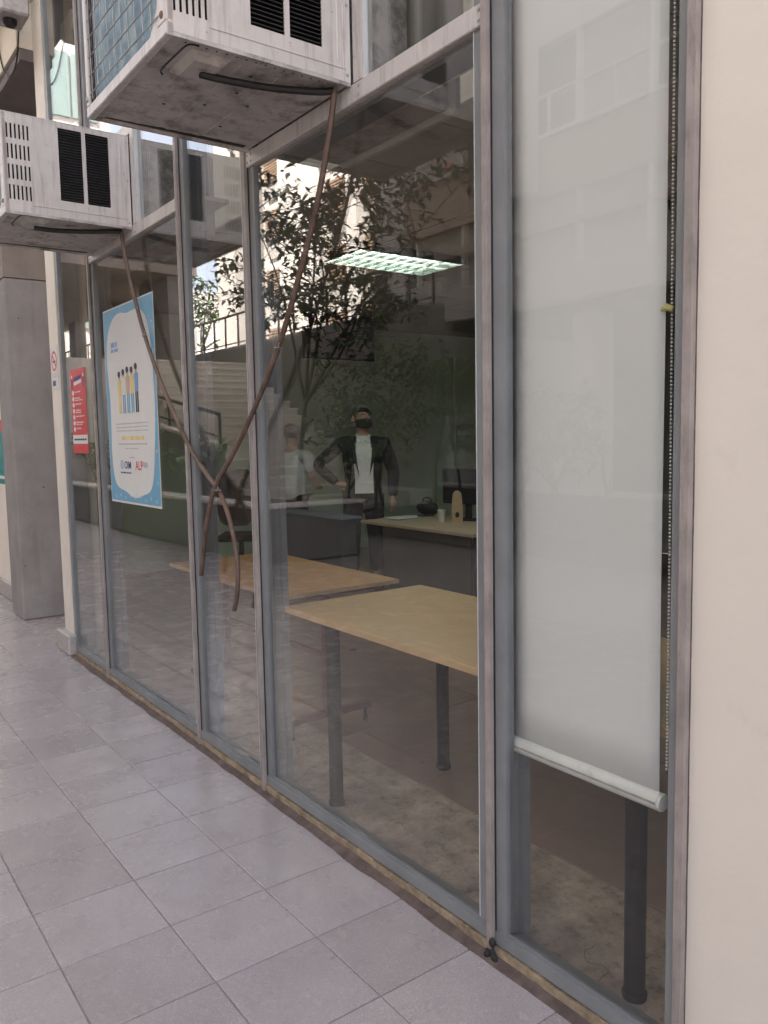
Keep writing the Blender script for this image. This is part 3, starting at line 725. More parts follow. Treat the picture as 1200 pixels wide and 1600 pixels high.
bars(LX(.15), LX(.3), LZ(.8), .03, yt, .05, rn).build("small_print", MT['blue2'], bp); bars(LX(.15), LX(.3), LZ(.775), .02, yt, .05, rn).build("small_print", MT['blue2'], bp)
for k in range(9):
    ring(LX(.12+.1*k), LZ(.03+.01*(k % 2)), .009, .005, yp-.0018, 10).build("border_mark", MT['paper'], bp)
for k in range(6): ring(LX(.955), LZ(.12+.15*k), .008, .004, yp-.0018, 8).build("border_mark", MT['paper'], bp)

# ================================================================== BLINDS AND CORDS
bl = thing("roller_blind", "pale grey roller blind lowered over the tall pane beside the cream wall", "blind", (-1.44, .1, .62))
m_ = MB(); nb = 30; vs = []
bx0, bx1 = -1.634, -1.14
BY, BZ = .052, .648
for i in range(nb+1):
    z = BZ+.01+(4.4-BZ-.01)*i/nb
    for j in range(9):
        x = bx0+(bx1-bx0)*j/8
        vs.append((x, BY+.002*math.sin(j*1.1+z*1.3)+.002*math.sin(z*4), z))
for i in range(nb):
    for j in range(8):
        a = i*9+j; m_.f.append([a, a+1, a+10, a+9]); m_.mi.append(0)
m_.v = vs
fb = m_.build("fabric", MT['blind'], bl, smooth=True)
so_ = fb.modifiers.new("thickness", 'SOLIDIFY'); so_.thickness = .0012
m_ = MB()
prof = [(math.cos(t)*.017, math.sin(t)*.024) for t in [2*math.pi*k/16 for k in range(16)]]
m_.prism([(bx0-.004, BY+a, BZ+b) for a, b in prof], (bx1-bx0+.008, 0, 0)); m_.build("bottom_bar", MT['blind_bar'], bl, smooth=True)
B(bx0, bx1, BY-.0195, BY-.0165, BZ-.003, BZ+.002).build("bar_groove", MT['stone'], bl)
m_ = MB(); m_.lathe((bx1+.0042, BY, BZ), [(.021, 0), (.023, .004), (.021, .010), (.012, .013)], 16, axis='x'); m_.build("end_cap", MT['blind_bar'], bl, smooth=True)
m_ = MB(); m_.lathe((bx0-.0045, BY, BZ), [(.021, 0), (.022, -.005), (.012, -.009)], 16, axis='x'); m_.build("end_cap", MT['blind_bar'], bl, smooth=True)
m_ = MB(); m_.lathe((bx0, .06, 4.42), [(.03, 0), (.03, bx1-bx0)], 16, axis='x'); m_.build("roller_tube", MT['white_plain'], bl, smooth=True)
def ico(m_, c, r_):
    t = (1+5**.5)/2; q = Vector((1, t, 0)).length
    vs = [Vector(v)*(r_/q) for v in ((-1, t, 0), (1, t, 0), (-1, -t, 0), (1, -t, 0), (0, -1, t), (0, 1, t), (0, -1, -t), (0, 1, -t), (t, 0, -1), (t, 0, 1), (-t, 0, -1), (-t, 0, 1))]
    m_._add([Vector(c)+v for v in vs], [(0, 11, 5), (0, 5, 1), (0, 1, 7), (0, 7, 10), (0, 10, 11), (1, 5, 9), (5, 11, 4), (11, 10, 2), (10, 7, 6), (7, 1, 8), (3, 9, 4), (3, 4, 2), (3, 2, 6), (3, 6, 8), (3, 8, 9), (4, 9, 5), (2, 4, 11), (6, 2, 10), (8, 6, 7), (9, 8, 1)])
m_ = MB(); z = .74
while z < 3.6:
    xx = -1.119+.004*math.sin(z*1.7); ico(m_, (xx, .045, z), .0034); z += .0088
    if z > .76: ico(m_, (xx+.003, .062, z-.004), .0032)
m_.build("bead_chain", MT['beads'], bl, kind="stuff", smooth=True)
m_ = MB(); m_.tube([(-1.142, .04, 1.828), (-1.128, .036, 1.832), (-1.112, .04, 1.826)], [.005, .009, .006], 7); m_.build("yellow_knot", MT['knot'], bl, smooth=True)

# rolled-up blinds and cords of the left bays
rb = thing("pull_cord_loop", "thin white cord with yellow clip hanging inside the first pane", "cord", (-5.44, .06, .75))
MB().tube(smoothline([(-5.46, .06, 2.5), (-5.43, .06, 1.7), (-5.44, .06, 1.1), (-5.47, .06, .88)], 5), .0022, 5).build("cord", MT['white_plain'], rb)
MB().tube(smoothline([(-5.43, .065, 2.5), (-5.40, .065, 1.7), (-5.41, .065, 1.1), (-5.45, .065, .85), (-5.44, .065, .74)], 5), .0022, 5).build("cord", MT['white_plain'], rb)
BV(-5.48, -5.45, .05, .07, .83, .875, b=.004).build("clip", MT['knot'], rb)
bc = thing("blind_chain", "short white bead chain hanging beside the narrow middle pane", "chain", (-3.24, .06, .66))
m_ = MB(); z = .66
while z < 1.7: ico(m_, (-3.222+.003*math.sin(z*5), .15, z), .0036); z += .0095
m_.build("bead_chain", MT['beads'], bc, kind="stuff")
cu = thing("window_curtain", "grey curtain behind the upper panes next to the nearer air conditioner", "curtain", (-1.96, .2, 2.75), "grey curtains behind the upper panes")
def curtain(root, x0, x1, z0, z1, y):
    m_ = MB(); n = 60; vs = []
    for i in range(n+1):
        x = x0+(x1-x0)*i/n; d = .02*math.sin(x*46)+.012*math.sin(x*23+1)
        vs += [(x, y+d, z0), (x, y+d, z1)]
    m_.v = vs
    for i in range(n): m_.f.append([2*i, 2*i+2, 2*i+3, 2*i+1]); m_.mi.append(0)
    o = m_.build("fabric", MT['curtain'], root, smooth=True); q = o.modifiers.new("thickness", 'SOLIDIFY'); q.thickness = .002
curtain(cu, -2.28, -1.98, 2.76, 4.5, .2); curtain(cu, -1.94, -1.72, 2.76, 4.5, .23)
B(-2.3, -1.7, .15, .28, 2.735, 2.755).build("shelf_board", MT['int_fascia'], cu)
cu2 = thing("window_curtain", "grey curtain behind the upper panes next to the farther air conditioner", "curtain", (-4.1, .2, 2.75), "grey curtains behind the upper panes")
curtain(cu2, -4.36, -3.86, 2.76, 4.5, .2)
B(-4.38, -3.84, .15, .28, 2.735, 2.755).build("shelf_board", MT['int_fascia'], cu2)

# ================================================================== ROOM FURNITURE
ta = thing("work_table", "pale maple topped table with black tube legs nearest the glass", "table", (-2.04, .47, 0))
BV(-3.055, -1.03, .088, .855, .795, .8205, b=.002).build("tabletop", MT['wood_a'], ta)
m_ = MB(); m_.box(-3.0555, -1.0295, .0872, .0878, .7965, .819); m_.box(-3.0565, -3.0558, .088, .855, .7965, .819); m_.build("edge_band", MT['edge'], ta)
for x, y in ((-2.79, .17), (-2.79, .765), (-1.29, .17), (-1.29, .765)):
    l_ = MB().lathe((x, y, 0), [(.029, .02), (.029, .79)], 18).build("leg", MT['leg'], ta, smooth=True)
    MB().lathe((x, y, 0), [(.033, .0), (.035, .012), (.031, .022)], 18).build("foot", MT['black'], l_, smooth=True)
    BV(x-.05, x+.05, y-.05, y+.05, .786, .7945, b=.002).build("mounting_plate", MT['leg'], l_)

tb = thing("trestle_table", "orange plywood table on maroon T legs behind the narrow panes", "table", (-4.2, .65, 0))
mz = 0.78
BV(-4.86, -3.43, .285, 1.01, mz-.022, mz, b=.002).build("tabletop", MT['wood_b'], tb)
m_ = MB(); m_.box(-4.861, -3.429, .2842, .2848, mz-.021, mz-.001); m_.box(-3.4296, -3.4288, .285, 1.01, mz-.021, mz-.001); m_.build("edge_band", MT['edge'], tb)
for x in (-3.545, -4.755):
    f = BV(x-.02, x+.02, .36, .88, .075, .11, b=.003).build("foot_bar", MT['red_steel'], tb)
    for y in (.39, .85): MB().lathe((x, y, 0), [(.013, 0), (.013, .02), (.008, .03), (.008, .074)], 10).build("glide", MT['black'], f)
    BV(x-.02, x+.02, .59, .63, .1105, mz-.056, b=.003).build("leg", MT['red_steel'], tb)
    BV(x-.016, x+.016, .34, .92, mz-.0555, mz-.0225, b=.003).build("support_bar", MT['red_steel'], tb)
BV(-4.734, -3.566, .597, .623, .38, .41, b=.003).build("stretcher", MT['red_steel'], tb)

dk = thing("office_desk", "charcoal fronted desk with beige laminate top in the middle of the room", "desk", (-5.6, 3.2, 0))
BV(-6.36, -4.775, 2.79, 3.62, .722, .75, b=.003).build("desktop", MT['wood_c'], dk)
B(-6.08, -4.86, 2.845, 2.865, .03, .7215).build("modesty_panel", MT['desk_panel'], dk)
for x in (-6.06, -4.84): BV(x-.02, x+.02, 2.87, 3.58, .0, .7215, b=.003).build("side_panel", MT['desk_panel'], dk)
sd_ = thing("side_counter", "low grey topped counter to the left of the charcoal desk", "counter", (-7.2, 2.9, 0))
BV(-8.0, -6.62, 2.74, 3.0, .735, .755, b=.003).build("countertop", MT['folder'], sd_)
B(-7.9, -6.7, 2.78, 2.97, .0, .7345).build("front_panel", MT['desk_panel'], sd_)
cup = thing("paper_cup", "white paper cup with a straw standing on the charcoal desk", "cup", (-5.7, 3.25, .75))
MB().lathe((-5.7, 3.25, .7505), [(.028, 0), (.029, .003), (.038, .105), (.04, .108), (.037, .11), (.034, .1), (.026, .01)], 18).build("cup_body", MT['white_plain'], cup, smooth=True)
MB().tube([(-5.7, 3.25, .76), (-5.722, 3.24, .88)], .003, 6).build("straw", MT['paper'], cup)
kh = thing("desk_stand", "tall beige rounded wooden stand with a round hole near its foot, right of the cup", "stand", (-5.56, 3.32, .75))
m_ = MB(); pr = [(math.cos(math.pi*k/19)*.042, .24+.05*math.sin(math.pi*k/19)) for k in range(20)]+[(-.05, .12), (-.052, 0), (.052, 0), (.05, .12)]
c_, s_ = math.cos(R(50)), math.sin(R(50))
m_.prism([(-5.56+x*c_, 3.32+x*s_, .7505+z) for x, z in pr], (.03*s_, -.03*c_, 0)); m_.build("board", MT['kraft'], kh)
m_ = MB(); m_.prism([(-5.56+x*c_+.0305*s_, 3.32+x*s_-.0305*c_, .7505+z) for x, z in disc(0, .07, .02, .026)], (.001*s_, -.001*c_, 0)); m_.build("round_hole", MT['black'], kh)
fo = thing("document_folder", "blue grey folder lying on the desk in front of the man", "folder", (-6.2, 3.2, .75))
BV(-6.33, -6.08, 3.02, 3.36, .7505, .758, b=.001, mx=None).build("cover", MT['folder'], fo); BV(-6.32, -6.09, 3.03, 3.35, .7582, .7615, b=.0008).build("sheet", MT['paper'], fo)
mk = tag(MB().tube([(-6.12, 3.3, .7725), (-6.0, 3.42, .7725)], .009, 8).build("marker_pen", MT['black']), "black marker pen lying across the folder", "pen")
mo = thing("computer_monitor", "dark computer monitor on a stand at the right end of the desk", "monitor", (-5.3, 3.5, .75))
mx = Matrix.Translation((-5.62, 3.5, 0)) @ Matrix.Rotation(R(16), 4, 'Z')
BV(-.27, .27, -.015, .015, .9, 1.235, b=.008, mx=mx).build("screen", MT['tv'], mo); BV(-.03, .03, .01, .04, .76, .95, b=.004, mx=mx).build("stand", MT['black'], mo); BV(-.12, .12, -.08, .1, .7505, .763, b=.003, mx=mx).build("stand_base", MT['black'], mo)
bg_ = thing("laptop_bag", "black soft bag lying on the desk beside the man's hand", "bag", (-6.2, 3.5, .75))
MB().ell((-6.28, 3.56, .82), .17, .05, .075, 14, 8).build("bag_body", MT['suit'], bg_, smooth=True)
MB().tube(smoothline([(-6.36, 3.56, .88), (-6.33, 3.56, .92), (-6.24, 3.56, .92), (-6.2, 3.56, .88)], 4), .007, 6).build("handle", MT['black'], bg_)
cb = thing("tall_cabinet", "tall dark green cabinet against the back of the room", "cabinet", (-9.0, 6.7, 0))
BV(-9.27, -8.86, 6.2, 7.28, 0, 2.66, b=.004).build("carcass", MT['int_wall'], cb)
for y0 in (6.21, 6.745):
    d = BV(-8.858, -8.842, y0, y0+.525, .08, 2.64, b=.003).build("door", MT['int_wall'], cb); MB().tube([(-8.83, y0+.48, 1.2), (-8.83, y0+.48, 1.35)], .007, 6).build("handle", MT['wire'], d)
tvs = thing("wall_television", "flat black television hung from the ceiling above the two men", "television", (-7.8, 3.56, 2.7))
BV(-7.86, -7.8, 3.085, 4.04, 2.43, 2.94, b=.01).build("casing", MT['black'], tvs); B(-7.7995, -7.7975, 3.105, 4.02, 2.475, 2.92).build("screen", MT['tv'], tvs)
B(-7.95, -7.8605, 3.42, 3.7, 2.6, 2.8).build("bracket", MT['black'], tvs); MB().tube([(-7.92, 3.56, 2.79), (-7.92, 3.56, 2.999)], .02, 8).build("ceiling_pole", MT['black'], tvs)
MB().tube(smoothline([(-7.82, 3.3, 2.44), (-7.8, 3.29, 2.38), (-7.8, 3.36, 2.33), (-7.82, 3.42, 2.39), (-7.82, 3.39, 2.43)], 5), .006, 6).build("dangling_cable", MT['black'], tvs)
# recessed louvred ceiling lamp
lp = thing("ceiling_lamp", "lit fluorescent ceiling lamp with white square louvre seen through the glass", "lamp", (-5.33, 2.37, 2.93))
lx0, lx1, ly0, ly1 = -5.58, -5.06, 1.95, 2.96
m_ = MB(); m_.box(lx0-.02, lx0, ly0-.02, ly1+.02, 2.938, 2.998); m_.box(lx1, lx1+.02, ly0-.02, ly1+.02, 2.938, 2.998); m_.box(lx0+.0005, lx1-.0005, ly0-.02, ly0, 2.938, 2.998); m_.box(lx0+.0005, lx1-.0005, ly1, ly1+.02, 2.938, 2.998); m_.box(lx0+.001, lx1-.001, ly0+.001, ly1-.001, 2.985, 2.997)
m_.build("housing", MT['lamp_metal'], lp)
for k in range(1, 3):
    x = lx0+(lx1-lx0)*k/3; B(x-.006, x+.006, ly0+.0005, ly1-.0005, 2.939, 2.962).build("louvre_blade", MT['lamp_metal'], lp)
for k in range(1, 10):
    y = ly0+(ly1-ly0)*k/10
    for q in range(3):
        x0 = lx0+(lx1-lx0)*q/3+.0065; x1 = lx0+(lx1-lx0)*(q+1)/3-.0065
        B(x0, x1, y-.005, y+.005, 2.94, 2.962).build("louvre_blade", MT['lamp_metal'], lp)
for k in range(3):
    x = lx0+(lx1-lx0)*(k+.5)/3; MB().tube([(x, ly0+.04, 2.975), (x, ly1-.04, 2.975)], .0095, 10).build("tube", MT['lamp'], lp, smooth=True)
lp2 = copy_tree(lp); lp2.location = (-3.42, 2.37, 2.93); lp2["label"] = "second lit louvred ceiling lamp, added out of sight behind the pale roller blind"  # added to brighten the room; glints hinted at it, its position is made up
for q in (lp, lp2): q["group"] = "louvred ceiling lamps in the room"
oc = thing("office_chair", "dark brown office chair seen from behind near the left wall", "chair", (-8.1, 2.4, 0))
mx = Matrix.Translation((-8.1, 2.38, 0)) @ Matrix.Rotation(R(54), 4, 'Z')
BV(-.24, .24, -.24, .24, .44, .51, b=.03, mx=mx).build("seat", MT['chair'], oc)
m_ = MB(); pr = []
for k in range(24):
    a = 2*math.pi*k/24; ca, sa = math.cos(a), math.sin(a); q = (abs(ca)**4+abs(sa)**4)**(-.25); pr.append((ca*q*.2, .93+sa*q*.31))
m_.prism([mx @ Vector((x, -.27, z)) for x, z in pr], mx.to_3x3() @ Vector((0, .07, 0))); m_.build("backrest", MT['chair'], oc)
m_ = MB(); m_.tube([mx @ Vector((0, 0, .12)), mx @ Vector((0, 0, .44))], .03, 10); m_.build("gas_lift", MT['black'], oc)
for k in range(5):
    a = 2*math.pi*k/5; l_ = MB().tube([mx @ Vector((0, 0, .12)), mx @ Vector((.28*math.cos(a), .28*math.sin(a), .07))], [.025, .015], 8).build("leg", MT['black'], oc); MB().ell(mx @ Vector((.28*math.cos(a), .28*math.sin(a), .03)), .03, .03, .03, 8, 6).build("castor", MT['black'], l_)

# ================================================================== PEOPLE
def skin_mesh(verts, edges, radii, sub=2, root=0):
    me = bpy.data.meshes.new("tmp"); me.from_pydata([tuple(v) for v in verts], edges, [])
    o = bpy.data.objects.new("tmp", me); col.objects.link(o)
    o.modifiers.new("skin", 'SKIN').use_smooth_shade = True
    sv = me.skin_vertices[0].data
    for i, r_ in enumerate(radii):
        sv[i].radius = r_ if hasattr(r_, '__len__') else (r_, r_)
        sv[i].use_root = (i == root)
    sb = o.modifiers.new("sub", 'SUBSURF'); sb.levels = sub; sb.render_levels = sub
    dg = bpy.context.evaluated_depsgraph_get(); dg.update()
    out = bpy.data.meshes.new_from_object(o.evaluated_get(dg)); bpy.data.objects.remove(o); bpy.data.meshes.remove(me)
    return out
def put(me, name, mats, parent, T, pick=None):
    me.materials.clear()
    for q in mats: me.materials.append(q)
    if pick:
        for p in me.polygons: p.material_index = pick(p.center, p.normal)
    for p in me.polygons: p.use_smooth = True
    me.transform(T)
    o = bpy.data.objects.new(name, me); col.objects.link(o); o.parent = parent; return o


def add_head_parts(root, T, L, turn, hair, masked, bald=False):
    H = T @ Matrix.Translation((0, -.012+L, 1.69)) @ Matrix.Rotation(turn, 4, 'Z')
    off_ = wloc(root)
    def pl_(mb, name, m, smooth=True): return mb.build(name, m, root, smooth=smooth)
    m_ = MB(); m_._add([H @ Vector(p) for p in ((-.018, -.088, -.035), (.018, -.088, -.035), (0, -.122, -.03), (0, -.092, .035))], [(0, 1, 2), (1, 3, 2), (3, 0, 2), (0, 3, 1)]); pl_(m_, "nose", MT['skin'], False)
    for s in (-1, 1):
        pl_(MB().ell(H @ Vector((s*.034, -.089, .015)), .011, .006, .0055, 8, 6), "eye", MT['bgrey']); pl_(MB().ell(H @ Vector((s*.034, -.0935, .015)), .0055, .003, .0055, 8, 6), "iris", MT['hair'])
        pl_(MB().tube([H @ Vector((s*.016, -.098, .036)), H @ Vector((s*.036, -.098, .041)), H @ Vector((s*.055, -.086, .034))], .005, 6), "eyebrow", hair)
        pl_(MB().ell(H @ Vector((s*.084, .008, -.005)), .012, .022, .034, 8, 6), "ear", MT['skin'])
    # hair shell: a lumpy cap over crown, back and sides
    m_ = MB(); n, k = 22, 12; vs = []; fs = []
    for i in range(k+1):
        for j in range(n):
            a = 2*math.pi*j/n; back = math.sin(a) > .05
            lim = R(118) if back else (R(78) if abs(math.cos(a)) > .75 else R(40))
            t = lim*i/k
            d = 1+.1*mnoise.noise(Vector((math.cos(a)*4, math.sin(a)*4, t*4)))
            vs.append(H @ (Vector((.09*math.sin(t)*math.cos(a), .114*math.sin(t)*math.sin(a)+.007, .118*math.cos(t)+.012))*d))
    for i in range(k):
        for j in range(n): fs.append((i*n+j, (i+1)*n+j, (i+1)*n+(j+1) % n, i*n+(j+1) % n))
    m_._add(vs, fs); hm = pl_(m_, "hair", hair); q = hm.modifiers.new("thickness", 'SOLIDIFY'); q.thickness = .007; q.offset = 0
    if masked:
        m_ = MB(); vs = []; fs = []
        for i in range(7):
            for j in range(9):
                a = R(-64+128*j/8); z = -.004-.1*i/6
                rr = .101+.022*math.cos(a)*math.sin(math.pi*i/6)-.012*(i/6)
                vs.append(H @ Vector((rr*.86*math.sin(a), -rr*math.cos(a)*1.02, z-.01*abs(math.sin(a))*(1-i/3))))
        for i in range(6):
            for j in range(8): fs.append((i*9+j, i*9+j+1, i*9+j+10, i*9+j+9))
        m_._add(vs, fs); mm = pl_(m_, "face_mask", MT['mask']); q = mm.modifiers.new("thickness", 'SOLIDIFY'); q.thickness = .003
    else:
        pl_(MB().tube([H @ Vector((-.024, -.09, -.062)), H @ Vector((0, -.1, -.06)), H @ Vector((.024, -.09, -.062))], .005, 6), "mouth", MT['red'])

def hand(root, T, w_, d, n_, side):
    """w_ wrist, d direction of the fingers, n_ palm normal (local)"""
    w_, d, n_ = Vector(w_), Vector(d).normalized(), Vector(n_).normalized(); a = d.cross(n_).normalized()*side
    mb = MB()
    mb.tube([T @ (w_-d*.02), T @ (w_+d*.01), T @ (w_+d*.05), T @ (w_+d*.088)], [.022, .027, .036, .032], 10)
    for k, ln in enumerate((.068, .078, .073, .058)):
        b = w_+d*.08+a*(.027-.018*k); mb.tube([T @ b, T @ (b+d*ln*.45+n_*.004), T @ (b+d*ln*.8+n_*.016), T @ (b+d*ln*.92+n_*.034)], [.0095, .009, .008, .006], 8)
    b = w_+d*.03+a*.03; mb.tube([T @ b, T @ (b+a*.022+d*.03+n_*.01), T @ (b+a*.026+d*.06+n_*.018)], [.012, .0105, .008], 8)
    return mb.build("hand", MT['skin'], root, smooth=True)

def garment(root, T, name, mats, arms, L, r_add, sleeve_t, bottom, pick, collar=True):
    vs = [(0, 0, bottom), (0, -.002, (bottom+1.12)/2), (0, -.005+L*.3, 1.12), (0, -.01+L*.6, 1.3), (0, .0+L, 1.45), (0, .004+L, 1.515)]
    ra = [(.185+r_add, .14+r_add), (.178+r_add, .135+r_add), (.168+r_add, .125+r_add), (.19+r_add, .135+r_add), (.12+r_add, .088+r_add), (.062+r_add*.4, .066+r_add*.4)]
    ed = [(i, i+1) for i in range(5)]
    for s in (1, -1):
        e, w_ = Vector(arms[s][0]), Vector(arms[s][1]); p = 4
        pts = [Vector((s*.192, L, 1.437)), e] + ([w_] if sleeve_t >= 1 else []); rr = [.074+r_add*.5, .058+r_add*.4, .043+r_add*.3]
        if sleeve_t < 1: pts[1] = pts[0].lerp(e, .85); rr[1] = .066
        for q, r_ in zip(pts, rr): vs.append(tuple(q)); ra.append(r_); ed.append((p, len(vs)-1)); p = len(vs)-1
    return put(skin_mesh(vs, ed, ra, 4 if pick else 2), name, mats, root, T, pick)
def trousers(root, T, top=1.0):
    vs = [(0, 0, top)]; ra = [(.172, .13)]; ed = []
    for s in (1, -1):
        p = 0
        for q, r_ in (((s*.095, 0, .88), .112), ((s*.106, -.012, .5), .08), ((s*.112, .008, .1), .066)):
            vs.append(q); ra.append(r_); ed.append((p, len(vs)-1)); p = len(vs)-1
    put(skin_mesh(vs, ed, ra, 2), "trousers", [MT['trousers']], root, T)
    for s in (1, -1):
        m_ = MB(); m_.ell(T @ Vector((s*.115, -.06, .045)), .05, .14, .045, 12, 8, mx=T.to_3x3().to_4x4()); m_.build("shoe", MT['shoe'], root, smooth=True)

def body_only(root, T, arms, L):
    vs = [(0, 0, .98), (0, -.005+L*.3, 1.12), (0, -.01+L*.6, 1.3), (0, .0+L, 1.45), (0, .005+L, 1.53), (0, -.01+L, 1.6), (0, -.02+L, 1.66), (0, -.012+L, 1.765)]
    ra = [(.15, .105), (.14, .1), (.165, .11), (.1, .075), (.054, .056), (.058, .068), (.078, .096), (.064, .078)]
    ed = [(i, i+1) for i in range(7)]
    for s in (1, -1):
        p = 3
        for q, r_ in (((s*.185, L, 1.435), .055), (arms[s][0], .042), (arms[s][1], .027)):
            vs.append(tuple(q)); ra.append(r_); ed.append((p, len(vs)-1)); p = len(vs)-1
        p = 0
        for q, r_ in (((s*.095, 0, .88), .09), ((s*.105, -.012, .5), .058), ((s*.11, .01, .1), .042), ((s*.115, -.12, .04), .033)):
            vs.append(q); ra.append(r_); ed.append((p, len(vs)-1)); p = len(vs)-1
    put(skin_mesh(vs, ed, ra, 2), "body", [MT['skin']], root, T)

p1 = thing("person", "man in black suit, white open collar shirt and black face mask standing behind the desk", "person")
S1 = Matrix.Diagonal((1.16, 1.1, 1.03, 1))
T1 = Matrix.Translation((-6.99, 3.27, 0)) @ Matrix.Rotation(R(60), 4, 'Z') @ S1
arms1 = {1: ((.285, .03, 1.15), (.265, -.05, .88)), -1: ((-.42, .06, 1.22), (-.235, -.04, 1.03))}
body_only(p1, T1, arms1, 0)
add_head_parts(p1, T1, 0, R(20), MT['hair_grey'], True)
def pick1(c, n_):
    z = c.z
    return 1 if (c.y < -.03 and abs(c.x+.0) < (.085-max(0, min(1, (z-1.3)/.2))*.03) and n_.y < -.2 and z > .93) else 0
g1 = garment(p1, T1, "jacket", [MT['suit'], MT['shirt']], arms1, 0, .012, 1, .70, pick1)
trousers(p1, T1)
for s in (-1, 1):
    m_ = MB(); m_.prism([T1 @ Vector(p) for p in ((s*.012, -.105, 1.47), (s*.06, -.06, 1.535), (s*.075, -.05, 1.5), (s*.05, -.115, 1.435))], T1.to_3x3() @ Vector((0, -.008, .003))); m_.build("collar", MT['shirt'], p1)
    m_ = MB(); m_.prism([T1 @ Vector(p) for p in ((s*.085, -.098, 1.48), (s*.125, -.12, 1.4), (s*.10, -.155, 1.33), (s*.045, -.158, 1.1), (s*.075, -.135, 1.38))], T1.to_3x3() @ Vector((0, -.008, 0))); m_.build("lapel", MT['suit'], p1)
for z in (1.38, 1.28, 1.18, 1.08): MB().ell(T1 @ Vector((.002, -.158 if z < 1.35 else -.135, z)), .006, .004, .006, 8, 5).build("button", MT['paper'], p1)
hand(p1, T1, arms1[1][1], (.0, -.06, -1), (-1, 0, 0), -1)
hand(p1, T1, arms1[-1][1], (1, .2, -.15), (0, -1, -.2), 1)

p2 = thing("person", "man in pale shirt with his back turned, left of the suited man", "person")
T2 = Matrix.Translation((-8.2, 3.08, 0)) @ Matrix.Rotation(R(60+150), 4, 'Z') @ Matrix.Diagonal((1.12, 1.1, .94, 1))
arms2 = {1: ((.27, .0, 1.17), (.2, -.2, 1.05)), -1: ((-.27, .0, 1.17), (-.2, -.2, 1.05))}
body_only(p2, T2, arms2, -.05)
add_head_parts(p2, T2, -.05, R(10), MT['hair'], False)
garment(p2, T2, "shirt", [MT['shirt2']], arms2, -.05, .004, .5, .88, None)
trousers(p2, T2)
for s in (1, -1): hand(p2, T2, arms2[s][1], (-.3*s, -1, -.2), (0, 0, -1), s)

# ================================================================== COURTYARD BEHIND THE CAMERA (seen mirrored in the glass)
def rail_fence(name, label, x0, x1, y, z0, z1, step, slope=0.0):
    f = thing(name, label, "railing", ((x0+x1)/2, y, z0))
    zz = lambda x: slope*(x-x0)
    m_ = MB(); m_.tube([(x0, y, z1+zz(x0)), (x1, y, z1+zz(x1))], .035, 8); m_.build("top_rail", MT['rail'], f)
    m_ = MB(); m_.tube([(x0, y, z0+.12+zz(x0)), (x1, y, z0+.12+zz(x1))], .02, 6); m_.build("lower_rail", MT['rail'], f)
    n = int((x1-x0)/step)
    for i in range(n+1):
        x = x0+(x1-x0)*i/n; B(x-.022, x+.022, y-.022, y+.022, z0+zz(x), z1-.03+zz(x)).build("post", MT['rail'], f)
    return f

# wide stair climbing to the left
st = thing("stone_stair", "wide pale stone stair climbing away beside the concrete retaining wall", "stairs", (-15, -6, 0))
for i in range(20):
    x = -11.5-.35*i; z = .17*(i+1)
    BV(x-.352, x+.02, -7.6, -4.62, z-.05, z, b=.006).build("step", MT['step'], st)
    B(x-.35, x-.001, -7.58, -4.64, 0, z-.0505).build("riser", MT['riser'], st)
B(-27, -18.5, -8.3, -3.0, 0, 3.4).build("landing", MT['step'], st)
rw = tag(B(-27, -12.3, -9.0, -8.6, 0, 4.12).build("retaining_wall", MT['retain']), "grey concrete retaining wall beside the stair, railing on top", "wall")
B(-16.6, -12.1, -8.599, -7.9, 0, .5).build("bench_ledge", MT['ledge'], rw)
struct(B(-120, -14.8, -80, -9.0, -.2, 4.08).build("upper_terrace", MT['ground']))
rail_fence("terrace_railing", "dark steel railing along the top of the retaining wall", -27, -12.35, -8.75, 4.12, 5.02, .75)
rm_ = thing("stair_ramp", "sloping solid ramp parapet in front of the stair", "ramp", (-16, -4.4, 0))
m_ = MB(); m_.prism([(-13.05, -4.55, 0), (-13.05, -4.55, 1.4), (-20.3, -4.55, 2.5), (-20.3, -4.55, 0)], (0, .16, 0)); m_.build("parapet", MT['planter'], rm_)
m_ = MB(); m_.prism([(-13.0, -4.56, 1.4), (-13.0, -4.56, 1.46), (-20.3, -4.56, 2.56), (-20.3, -4.56, 2.5)], (0, .2, 0)); m_.build("coping", MT['step'], rm_)
hr = rail_fence("ramp_handrail", "dark handrail sloping down along the ramp parapet", -20.0, -13.05, -4.47, 2.56, 3.08, 2.3, -.158)
# front planter
pa = thing("front_planter", "low concrete planter with pale ledge facing the glass front", "planter", (-15, -3.6, 0))
B(-24, -8.8, -3.2, -3.0, 0, .68).build("planter_wall", MT['planter'], pa); BV(-24.02, -8.75, -3.26, -2.94, .6805, .73, b=.01).build("ledge", MT['ledge'], pa)
B(-9.0, -8.8, -4.5, -3.201, 0, .68).build("planter_wall", MT['planter'], pa); BV(-9.05, -8.75, -4.5, -3.262, .6805, .73, b=.01).build("ledge", MT['ledge'], pa); B(-24, -9.001, -4.54, -3.201, 0, .6).build("soil", MT['soil'], pa)
pb = thing("rear_planter", "long planter with pale ledge in front of the shaded building", "planter", (-5, -8, 0))
B(-11.9, 5, -6.1, -5.9, 0, .3).build("planter_wall", MT['planter'], pb); B(-11.9, 5, -8.3, -6.101, 0, .25).build("soil", MT['soil'], pb); B(-11.9, 5, -8.6, -8.301, 0, .58).build("planter_wall", MT['planter'], pb); BV(-11.95, 5, -8.66, -8.25, .5805, .64, b=.01).build("ledge", MT['ledge'], pb)

